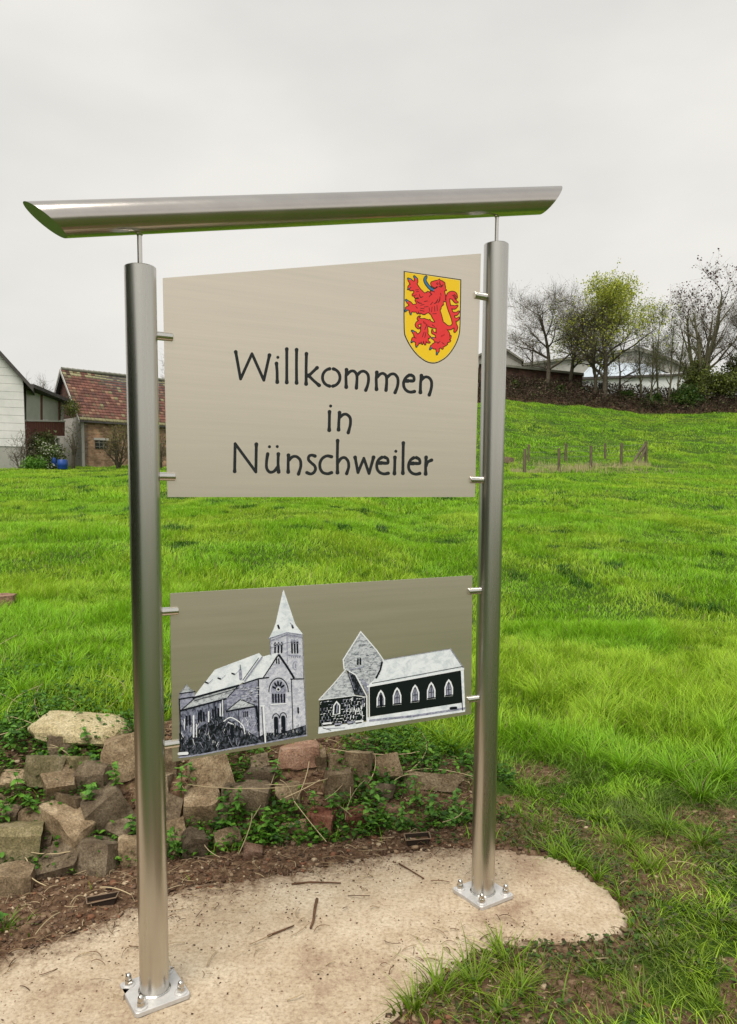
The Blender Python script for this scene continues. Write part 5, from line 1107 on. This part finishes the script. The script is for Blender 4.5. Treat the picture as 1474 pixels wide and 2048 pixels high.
for g_a, g_b in ((-ov, BW / 2), (BW + ov, BW / 2)):
    a_, b_ = bp_(g_a, -0.3, ze - drop + 0.04), bp_(g_b, -0.3, zrg + 0.04)
    MB().prism([a_, b_, b_ - Vector((0, 0, .2)), a_ - Vector((0, 0, .2))], NG * 0.05).build('barge_board', MT['trim'], barn)
a_, b_ = on_wall(190, 881, C1, NL_), on_wall(214, 898, C1, NL_); uu = (b_ - a_).dot(LB)
q = [a_, a_ + LB * uu, a_ + LB * uu + Vector((0, 0, b_.z - a_.z)), a_ + Vector((0, 0, b_.z - a_.z))]
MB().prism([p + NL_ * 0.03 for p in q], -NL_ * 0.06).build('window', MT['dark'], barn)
cw = sum(q, Vector()) / 4; m = MB()
for dz in (-0.12, 0.12): m.box(cw + NL_ * 0.05 + Vector((0, 0, dz)), (uu, 0.03, 0.03), Matrix.Rotation(math.atan2(LB.y, LB.x), 3, 'Z'))
for du in (-0.12, 0.12): m.box(cw + NL_ * 0.052 + LB * du, (0.03, 0.03, abs(b_.z - a_.z)))
m.build('window_bars', MT['hall_roof'], barn)
MB().box(cw + NL_ * 0.05 + Vector((0, 0, abs(b_.z - a_.z) / 2 + 0.1)), (uu + 0.2, 0.06, 0.14), Matrix.Rotation(math.atan2(LB.y, LB.x), 3, 'Z')).build('lintel', MT['trim'], barn)
# blue barrel, blue box
def barrel(px, py, d, r, h, label):
    p = P3(px, py, d); m = MB(); m.tube([p + Vector((0, 0, z)) for z in (0, h * .1, h * .3, h * .33, h * .66, h * .7, h * .95, h)], [r * .92, r, r, r * 1.04, r * 1.04, r, r * .98, r * .9], 18)
    tag(m.build('barrel', MT['blue'], None, True, 40, loc=p), label, 'barrel')
barrel(125, 938, 41.5, 0.26, 0.5, 'blue plastic barrel beside the pruned tree in front of the barn')
barrel(108, 932, 42.4, 0.12, 0.45, 'narrow blue drum half hidden in the bushes left of the blue barrel')

# --- wooden field fence
fence = empty('field_fence', P3(1170, 935, 38), 'old wooden post fence corner standing in the sloping field', 'fence')
FP = [(1049, 947, 898, 36.0, 0.02, 5.5), (1118, 943, 897, 37.3, 0, 5), (1182, 938, 892, 38.6, 0, 5), (1242, 926, 886, 40.2, 0.04, 5), (1057, 925, 889, 41.5, 0, 4.2), (1131, 923, 888, 41.8, 0.03, 4.5), (1210.5, 921, 887, 42.0, 0, 4.2), (1292, 923, 883, 41.2, 0, 5)]
tops = []
for (px, pb, pt_, d, lean, w) in FP:
    b = P3(px, pb + 3, d); t = P3(px + lean * 40, pt_, d); r = w * d / FOC / 2 * 1.15; m = MB(); m.tube([b, (b + t) / 2, t, t + Vector((0, 0, 0.01))], [r * 1.05, r, r * .95, r * .6], 9)
    m.build('fence_post', MT['wood_post'], fence, True, 40); tops.append((b, t))
for a_, b_ in (((1267, 924), (1291, 888)), ((1278, 925), (1293, 893))):
    m = MB(); m.tube([P3(*a_, 41.0), P3(*b_, 41.2)], [0.075, 0.07], 8); m.build('brace', MT['wood_post'], fence, True, 40)
m = MB()
for i, j in ((0, 1), (1, 2), (2, 3), (3, 7), (4, 5), (5, 6), (6, 7)):
    for f in (0.35, 0.62, 0.88):
        a_ = tops[i][0].lerp(tops[i][1], f); b_ = tops[j][0].lerp(tops[j][1], f); m.tube([a_, (a_ + b_) / 2 - Vector((0, 0, .03)), b_], 0.006, 4)
m.build('wire', MT['hall_roof'], fence)
loose(1014, 921, 22, 12, 0.5, 10, 20, 1, 'field_boulder', 'dark boulder in the field just right of the right post', 'boulder', 907)

# --- dark brick shed and white halls behind the hedge bank
sh_ = empty('brick_shed', P3(1090, 800, 81), 'long low dark brick building with flat pale edged roof on the bank', 'building')
q = [P3(960, 815, 80), P3(1165, 812, 84), P3(1165, 750, 84), P3(960, 727, 80)]
wall_poly(q, Vector((1.0, 7, 0)), 'brick_wall', MT['brick_dark'], sh_)
q = [P3(958, 727.5, 79.6), P3(1168, 750.5, 83.6), P3(1168, 746, 83.6), P3(958, 723, 79.6)]
MB().prism(q, Vector((1.1, 7.6, 0))).build('roof_edge', MT['hall_roof'], sh_)
gs = empty('grey_gabled_barn', P3(1020, 730, 92), 'grey roofed barn peeking out right of the right post', 'barn')
q = [P3(940, 735, 92), P3(1043, 735, 92), P3(1043, 722, 92), P3(1000, 694, 92), P3(940, 722, 92)]; MB().prism(q, Vector((2, 12, 0))).build('wall', MT['clad_low'], gs)
for a_, b_ in (((999, 692), (1048, 724)), ((999, 692), (935, 724))):
    MB().prism([P3(*a_, 91.6), P3(*b_, 91.6), P3(b_[0], b_[1] - 4, 91.6), P3(a_[0], a_[1] - 5, 91.6)], Vector((2, 12.5, 0))).build('roof', MT['hall_roof'], gs)
hl = empty('white_hall', P3(1250, 790, 115), 'large white industrial hall with pale blue roof sheet behind the bare trees', 'hall')
def hq(pts, d, name, mat, off=(3, 25, 0)): MB().prism([P3(x, y, d) for x, y in pts], Vector(off)).build(name, mat, hl)
hq([(1040, 800), (1420, 800), (1420, 738), (1266, 700), (1040, 728)], 118, 'rear_wall', MT['clad_low'])
hq([(1040, 727), (1266, 697), (1276, 692), (1276, 697), (1266, 702), (1040, 732)], 117.5, 'roof', MT['hall_roof'], (3, 26, 0))
hq([(1270, 692), (1276, 692), (1345, 717), (1390, 740), (1390, 746), (1345, 723), (1270, 699)], 117.4, 'roof', MT['hall_roof'], (3, 26, 0))
hq([(1168, 745), (1190, 722), (1290, 728), (1345, 752), (1345, 748), (1300, 758), (1200, 762), (1168, 762)], 112, 'blue_roof_sheet', MT['hall_blue'], (2, 4, 0))
hq([(1150, 800), (1385, 800), (1385, 744), (1340, 746), (1165, 757), (1150, 757)], 108, 'wall', MT['hall'], (2, 4, 0))
hq([(1150, 757), (1165, 754), (1345, 748), (1392, 742), (1392, 746), (1345, 752), (1165, 759), (1150, 761)], 107.6, 'eaves', MT['dark_roof'], (0, 0.4, 0))
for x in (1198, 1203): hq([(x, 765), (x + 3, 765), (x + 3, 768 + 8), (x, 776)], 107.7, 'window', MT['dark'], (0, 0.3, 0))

# --- trees
def tubes_np(segs, n):
    S = np.array(segs, float); p0, p1, r0, r1 = S[:, 0:3], S[:, 3:6], S[:, 6], S[:, 7]; d = p1 - p0; d /= np.linalg.norm(d, axis=1)[:, None] + 1e-9
    ref = np.where(np.abs(d[:, 2:3]) < 0.9, np.array([[0, 0, 1.0]]), np.array([[1.0, 0, 0]])); a_ = np.cross(d, ref); a_ /= np.linalg.norm(a_, axis=1)[:, None]; b_ = np.cross(d, a_)
    t = np.arange(n) * 2 * np.pi / n; ring = a_[:, None] * np.cos(t)[None, :, None] + b_[:, None] * np.sin(t)[None, :, None]
    V = np.concatenate([p0[:, None] + ring * r0[:, None, None], p1[:, None] + ring * r1[:, None, None]], 1).reshape(-1, 3)
    k = np.arange(n); f = np.stack([k, (k + 1) % n, (k + 1) % n + n, k + n], 1); F = (f[None] + (np.arange(len(S)) * 2 * n)[:, None, None]).reshape(-1, 4); return V, F
def grow(base, H, seed, lean=(0, 0), r0=0.22, spread=0.55, first=0.28, kids=7, levels=4, ratio=0.62, up=0.25, trunk_frac=0.85, minr=0.012, wig=0.12):
    r = np.random.RandomState(seed); segs, tips = [], []
    def br(p, d, L, rad, lev):
        n = 7 if lev == 0 else (5 if lev == 1 else (4 if lev == 2 else 3)); st = L / n; pts = [p]; rr = [rad]
        for i in range(n):
            d = d + r.normal(0, wig * (0.35 if lev == 0 else 1), 3) + np.array([0, 0, up * (0.35 if lev else 0.5)]); d /= np.linalg.norm(d)
            q = p + d * st; r1 = max(minr, rad * (1 - (i + 1) / n * (0.75 if lev else 0.7))); segs.append((*p, *q, rr[-1], r1)); p = q; pts.append((p)); rr.append(r1)
            if lev < levels and ((i + 1) / n > first or lev > 0):
                c = kids / n * (1.5 if lev == 0 else 1.0); c = int(c) + (r.rand() < c - int(c))
                for _ in range(c):
                    az = r.uniform(0, 6.28); perp = np.cross(d, [math.cos(az), math.sin(az), 0.3]); perp /= np.linalg.norm(perp) + 1e-9
                    sp = spread * r.uniform(0.7, 1.4); nd = d * math.cos(sp) + perp * math.sin(sp); nd[2] = max(nd[2], -0.12)
                    rem = (1 - (i + 1) / n * (0.55 if lev == 0 else 0.5)); nl = L * ratio * rem * r.uniform(0.7, 1.15)
                    if nl > 0.25: br(p, nd / np.linalg.norm(nd), nl, max(minr, r1 * 0.62), lev + 1)
        if lev >= levels - 1: tips.append(p)
    br(np.array(base, float), np.array([lean[0], lean[1], 1.0]), H * trunk_frac, r0, 0); return segs, np.array(tips).reshape(-1, 3)
def tree(px, pb, pt_, d, name, label, cat, seed, leafc=None, leafn=0, leafs=0.09, mat='bark', group=None, stems=1, topbias=0.0, width=None, ls=3, hgt=1.0, twigs=2, twl=1.4, fan=0.28, cap=1700, thin=0.75, **kw):
    b = P3(px, pb, d); b.z = Hs(b.x, b.y) - 0.15 if kw.pop('ground', True) else b.z; H = (P3(px, pt_, d).z - b.z) * hgt
    root = empty(name, b, label, cat, group); S, T = [], []
    for s in range(stems):
        ln = kw.get('lean', (0, 0)) if stems == 1 else (math.cos(s * 2.4 + seed) * fan, math.sin(s * 2.4 + seed) * fan); k2 = dict(kw); k2['lean'] = ln
        a_, t_ = grow(b, H * (1 if s == 0 else random.Random(seed + s).uniform(0.75, 1)), seed + s * 31, **k2); S += a_; T.append(t_)
    S = np.array(S); T = np.concatenate(T)
    # fit: scale about the base so the crown top and width come out as seen
    top = max(S[:, 5].max(), S[:, 2].max()) - b.z; kz = H * 0.93 / top
    wx = np.percentile(np.abs(S[:, 3] - b.x), 97); kx = (width * d / FOC / wx) if width else kz; kx = max(0.5 * kz, min(2.2 * kz, kx))
    for c0_ in (0, 3):
        S[:, c0_] = b.x + (S[:, c0_] - b.x) * kx; S[:, c0_ + 1] = b.y + (S[:, c0_ + 1] - b.y) * kx; S[:, c0_ + 2] = b.z + (S[:, c0_ + 2] - b.z) * kz
    T = np.array(b) + (T - np.array(b)) * np.array([kx, kx, kz])
    if twigs:
        r = np.random.RandomState(seed + 77); S = S[~((S[:, 6] < 0.03) & (r.rand(len(S)) < thin))]; fine = S[S[:, 6] < 0.05]; D = fine[:, 3:6] - fine[:, 0:3]; D /= np.linalg.norm(D, axis=1)[:, None] + 1e-9
        for gen in range(2):
            new = []
            for _ in range(twigs):
                f = r.rand(len(fine))[:, None]; p = fine[:, 0:3] * (1 - f) + fine[:, 3:6] * f; nd = D * 0.75 + r.normal(0, 0.55, D.shape) + np.array([0, 0, 0.25]); nd /= np.linalg.norm(nd, axis=1)[:, None]
                L_ = (r.uniform(0.25, 0.85, len(p)) * twl * (1 if gen == 0 else 0.6))[:, None]; q = p + nd * L_; new.append(np.concatenate([p, q, np.full((len(p), 1), 0.007), np.full((len(p), 1), 0.0035)], 1))
            new = np.concatenate(new); new = new[r.permutation(len(new))[:cap]]; S = np.concatenate([S, new]); T = np.concatenate([T, new[:, 3:6]]) if gen == 0 or len(T) < 3000 else T
            fine = new; D = fine[:, 3:6] - fine[:, 0:3]; D /= np.linalg.norm(D, axis=1)[:, None] + 1e-9
            if gen == 0: twigs = 1
            if len(S) > 16000: break
    big = S[:, 6] > 0.045; 
    if big.any(): V, F = tubes_np(S[big], 6); np_mesh('trunk', V, F, MT[mat], root, smooth_=True)
    V, F = tubes_np(S[~big], ls); o = np_mesh('crown', V, F, MT[mat], root); o['kind'] = 'stuff'
    if leafn:
        r = np.random.RandomState(seed + 5); w = np.clip(0.08 + ((T[:, 2] - b.z) / H) ** (1 + topbias * 3), 0, None); w /= w.sum(); c = T[r.choice(len(T), leafn, p=w)] + r.normal(0, 0.16, (leafn, 3))
        n = leafn; u = r.normal(0, 1, (n, 3)); u /= np.linalg.norm(u, axis=1)[:, None]; v = np.cross(u, r.normal(0, 1, (n, 3))); v /= np.linalg.norm(v, axis=1)[:, None]; s = (leafs * r.uniform(0.5, 1.3, n))[:, None]
        V = np.stack([c - u * s, c - v * s * 0.6, c + u * s, c + v * s * 0.6], 1).reshape(-1, 3); F = np.arange(n * 4).reshape(-1, 4)
        pal = np.array(leafc); cc = pal[r.choice(len(pal), n)] * r.uniform(0.75, 1.25, (n, 1)); o = np_mesh('foliage', V, F, MT['leaf'], root, col=np.repeat(cc, 4, 0)); o['kind'] = 'stuff'
    return root
YG = [(0.38, 0.44, 0.05), (0.50, 0.54, 0.09), (0.28, 0.34, 0.04), (0.42, 0.44, 0.06)]
DG = [(0.03, 0.07, 0.012), (0.05, 0.10, 0.015), (0.08, 0.12, 0.02)]
OL = [(0.10, 0.13, 0.025), (0.15, 0.18, 0.03), (0.07, 0.09, 0.02)]
GT = 'bare early spring trees on the bank'
tree(1092, 800, 572, 80, 'bare_tree', 'leftmost bare tree on the bank with wide fine twigs', 'tree', 1, OL, 900, 0.05, group=GT, width=100, spread=0.62, kids=9, levels=3, twigs=4, twl=2.0, r0=0.26)
tree(1140, 800, 560, 81, 'bare_tree', 'second bare tree on the bank behind the brick shed end', 'tree', 2, OL, 1500, 0.05, group=GT, width=90, spread=0.5, kids=9, levels=3, twigs=4, twl=2.0, r0=0.24)
tree(1188, 800, 598, 79, 'bare_tree', 'smaller dark stemmed tree leaning left beside the big yellow green tree', 'tree', 3, YG, 1400, 0.08, group=GT, width=58, spread=0.6, kids=9, levels=3, twigs=4, twl=2.0, r0=0.22)
tree(1209, 806, 547, 78.5, 'budding_tree', 'big round crowned tree with yellow green young leaves in the middle of the bank', 'tree', 4, YG, 17000, 0.10, width=118, spread=0.62, kids=9, levels=3, r0=0.30, topbias=0.35, first=0.12, ratio=0.66, twigs=4, twl=2.0)
for i, (px, pt_, w, lb) in enumerate([(1300, 600, 26, 'thin pole tree left in the slender clump right of the big tree'), (1316, 585, 30, 'tallest pole tree of the slender greenish clump'), (1336, 600, 30, 'third pole tree of the slender clump with mossy stem'), (1353, 618, 28, 'rightmost pole tree of the slender clump next to the tall tree'), (1281, 640, 20, 'short sapling between big tree and slender clump')]):
    tree(px, 830, pt_, 77 + i * 0.6, 'slender_tree', lb, 'tree', 40 + i, OL, 900, 0.06, 'bark_green', GT, width=w, spread=0.38, kids=8, levels=3, r0=0.11, ratio=0.45, twl=1.6)
tree(1398, 800, 527, 82, 'tall_tree', 'tallest tree on the bank with dark buds in its top', 'tree', 6, [(0.05, 0.02, 0.02), (0.09, 0.035, 0.035)], 1500, 0.12, 'bark_green', stems=4, fan=0.2, width=78, spread=0.38, kids=6, levels=3, twigs=3, twl=2.0, r0=0.28, topbias=1.2)
tree(1478, 810, 590, 80, 'bare_tree', 'bare tree cut off by the right edge of the view', 'tree', 9, OL, 400, 0.06, group=GT, width=60, spread=0.55, kids=9, levels=3, twigs=4, twl=2.0, r0=0.2)
tree(1062, 810, 640, 84, 'bare_tree', 'lower bare tree right beside the right post', 'tree', 12, OL, 300, 0.06, group=GT, width=50, spread=0.6, kids=6, levels=3, r0=0.14)
tree(1240, 815, 655, 83, 'bare_tree', 'low spreading bare tree right of the big yellow green tree', 'tree', 13, OL, 300, 0.06, group=GT, width=60, spread=0.7, kids=6, levels=3, r0=0.14)
tree(338, 935, 700, 62, 'bare_tree', 'fine bare tree glimpsed between left post and lettered panel', 'tree', 14, OL, 100, 0.06, width=26, spread=0.5, kids=7, levels=3, r0=0.12)
tree(92, 935, 742, 70, 'bare_tree', 'pale bare tree rising behind the lean-to roof', 'tree', 15, width=26, spread=0.5, kids=7, levels=3, r0=0.10)
tree(66, 935, 752, 72, 'bare_tree', 'thin bare tree showing just right of the white house', 'tree', 16, width=18, spread=0.5, kids=6, levels=3, r0=0.10)
# shrubs in front of the farm
tree(42, 938, 852, 40.5, 'bare_shrub', 'bare brown shrub in front of the white house', 'shrub', 20, [(0.25, 0.22, 0.17)], 120, 0.04, stems=4, width=26, spread=0.6, kids=6, levels=3, r0=0.05, first=0.0, minr=0.008, twigs=1, twl=0.5)
tree(84, 936, 872, 43.5, 'evergreen_shrub', 'dense dark green shrub in front of the lean-to boards', 'shrub', 22, [(0.05, 0.085, 0.02), (0.09, 0.12, 0.035), (0.13, 0.13, 0.05)], 9000, 0.07, stems=5, width=28, spread=0.9, kids=7, levels=3, r0=0.06, first=0.0, twigs=1, twl=0.5)
tree(98, 938, 892, 42.5, 'flowering_bush', 'low bush with scattered white blossom left of the blue barrel', 'bush', 23, [(0.06, 0.12, 0.02), (0.10, 0.16, 0.03), (0.10, 0.16, 0.03), (0.08, 0.12, 0.02), (0.6, 0.6, 0.5)], 1800, 0.06, stems=5, width=13, spread=0.9, kids=6, levels=3, r0=0.04, first=0.0, twigs=1, twl=0.5)
tree(146, 938, 838, 43.5, 'pruned_tree', 'pollarded bare tree with upright shoots in front of the plaster wall', 'tree', 24, [(0.12, 0.13, 0.04)], 150, 0.04, 'bark', stems=2, width=20, spread=0.5, kids=6, levels=3, r0=0.11, first=0.3, up=0.6, twigs=1, twl=0.5)
tree(141, 835, 802, 46.5, 'climbing_ivy', 'green climber growing over the dark barn gable', 'climber', 27, [(0.08, 0.11, 0.02), (0.14, 0.16, 0.03)], 1000, 0.05, stems=4, width=8, spread=0.9, kids=6, levels=3, r0=0.03, first=0.0, ground=False, twigs=1, twl=0.5)
tree(236, 938, 838, 45.5, 'budding_shrub', 'bushy olive budding small tree in front of the brick wall left of the post', 'tree', 25, [(0.14, 0.13, 0.04), (0.20, 0.18, 0.06)], 1500, 0.045, 'bark', stems=3, width=26, spread=0.5, kids=7, levels=3, r0=0.09, first=0.1, up=0.5, twigs=1, twl=0.5)
tree(322, 938, 850, 45.5, 'bare_shrub', 'bare shrub glimpsed through the gap right of the left post', 'shrub', 28, OL, 200, 0.045, stems=3, width=20, spread=0.6, kids=6, levels=3, r0=0.06, first=0.0, twigs=1, twl=0.5)
tree(68, 940, 925, 40.5, 'green_clump', 'round bright green clump of leaves below the evergreen shrub', 'plant', 26, [(0.07, 0.18, 0.02), (0.13, 0.28, 0.03)], 2200, 0.05, stems=6, width=12, spread=1.0, kids=5, levels=2, r0=0.02, first=0.0, twigs=1, twl=0.5)
# bushes at the right edge and along the bank
for i, (px, pb, pt_, d, w, col_, lb) in enumerate([(1440, 830, 738, 79, 42, OL, 'large olive green bush at the right edge of the bank'), (1395, 822, 715, 82, 30, OL, 'olive bush at the foot of the tall tree'), (1475, 835, 700, 81, 40, OL, 'tall thicket cut off by the right edge'), (1370, 830, 770, 78, 26, DG, 'dark low bush left of the large olive bush'),
        (1026, 815, 775, 79, 20, DG, 'dark bush on the bank right beside the right post'), (1120, 818, 785, 79, 22, DG, 'dark bush below the brick shed'), (1250, 828, 790, 79, 24, DG, 'dark bramble bush right of the big tree trunk'), (1305, 832, 792, 78, 22, DG, 'dark bush at the foot of the slender clump')]):
    tree(px, pb, pt_, d, 'bush', lb, 'bush', 60 + i, col_, 3800, 0.13, stems=6, width=w, spread=0.9, kids=6, levels=3, r0=0.06, first=0.0, twigs=1, twl=0.5)
# brown bramble bank
rb = np.random.RandomState(3); n = 48000; xe = rb.uniform(4, 60, n); yy = rb.uniform(75.6, 81.5, n); xx = xe * yy / 75.0
hgt_ = rb.uniform(0, 1, n) ** 1.2 * (0.7 + 1.0 * fbm(xx * 0.35, yy * 0.5)) * smooth((yy - 75.3) / 0.9); zz_ = Hh(xx, yy) + hgt_
c = np.stack([xx, yy, zz_], 1); u = rb.normal(0, 1, (n, 3)); u /= np.linalg.norm(u, axis=1)[:, None]; v = np.cross(u, rb.normal(0, 1, (n, 3))); v /= np.linalg.norm(v, axis=1)[:, None]; lng = rb.rand(n) < 0.45
s1 = np.where(lng, rb.uniform(0.25, 0.6, n), rb.uniform(0.06, 0.16, n))[:, None]; s2 = np.where(lng, 0.018, rb.uniform(0.04, 0.1, n))[:, None]
V = np.stack([c - u * s1, c - v * s2, c + u * s1, c + v * s2], 1).reshape(-1, 3)
pal = np.array([(0.055, 0.032, 0.022), (0.085, 0.055, 0.035), (0.035, 0.04, 0.015), (0.03, 0.02, 0.015), (0.16, 0.12, 0.08), (0.06, 0.07, 0.022)]); cc = pal[rb.choice(6, n, p=[.3, .2, .15, .2, .05, .1])] * rb.uniform(0.7, 1.3, (n, 1))
tag(np_mesh('bramble_bank', V, np.arange(n * 4).reshape(-1, 4), MT['dry'], col=np.repeat(cc, 4, 0)), 'dark brown bramble hedge bank along the top edge of the meadow', 'hedge', kind='stuff')
# added hedge, unseen, left of sign and road, dark for the steel to mirror
rb = np.random.RandomState(9); 
def hedge(name, a_, b_, w, h, n, label):
    a_, b_ = np.array(a_, float), np.array(b_, float); t = rb.rand(n); p = a_[None] * (1 - t[:, None]) + b_[None] * t[:, None]; d = (b_ - a_) / np.linalg.norm(b_ - a_); s = rb.uniform(-1, 1, n) * w / 2
    zz_ = rb.uniform(0, 1, n) * h * (0.85 + 0.3 * fbm(t * 14, t * 3)) * np.sqrt(np.clip(1 - (s / w * 1.7) ** 2, 0.05, 1)); c = np.stack([p[:, 0] - d[1] * s, p[:, 1] + d[0] * s, Hh(p[:, 0], p[:, 1]) + zz_], 1)
    u = rb.normal(0, 1, (n, 3)); u /= np.linalg.norm(u, axis=1)[:, None]; v = np.cross(u, rb.normal(0, 1, (n, 3))); v /= np.linalg.norm(v, axis=1)[:, None]; s = rb.uniform(0.12, 0.3, n)[:, None]
    V = np.stack([c - u * s, c - v * s * .6, c + u * s, c + v * s * .6], 1).reshape(-1, 3); pal = np.array(DG); cc = pal[rb.choice(3, n)] * rb.uniform(0.7, 1.2, (n, 1))
    tag(np_mesh(name, V, np.arange(n * 4).reshape(-1, 4), MT['leaf'], col=np.repeat(cc, 4, 0)), label, 'hedge', kind='stuff')
hedge('unseen_hedge', (-6.5, 4.5), (-7.5, -15), 2.2, 5.5, 16000, 'added tall dark evergreen hedge, unseen, mirrored in the steel')
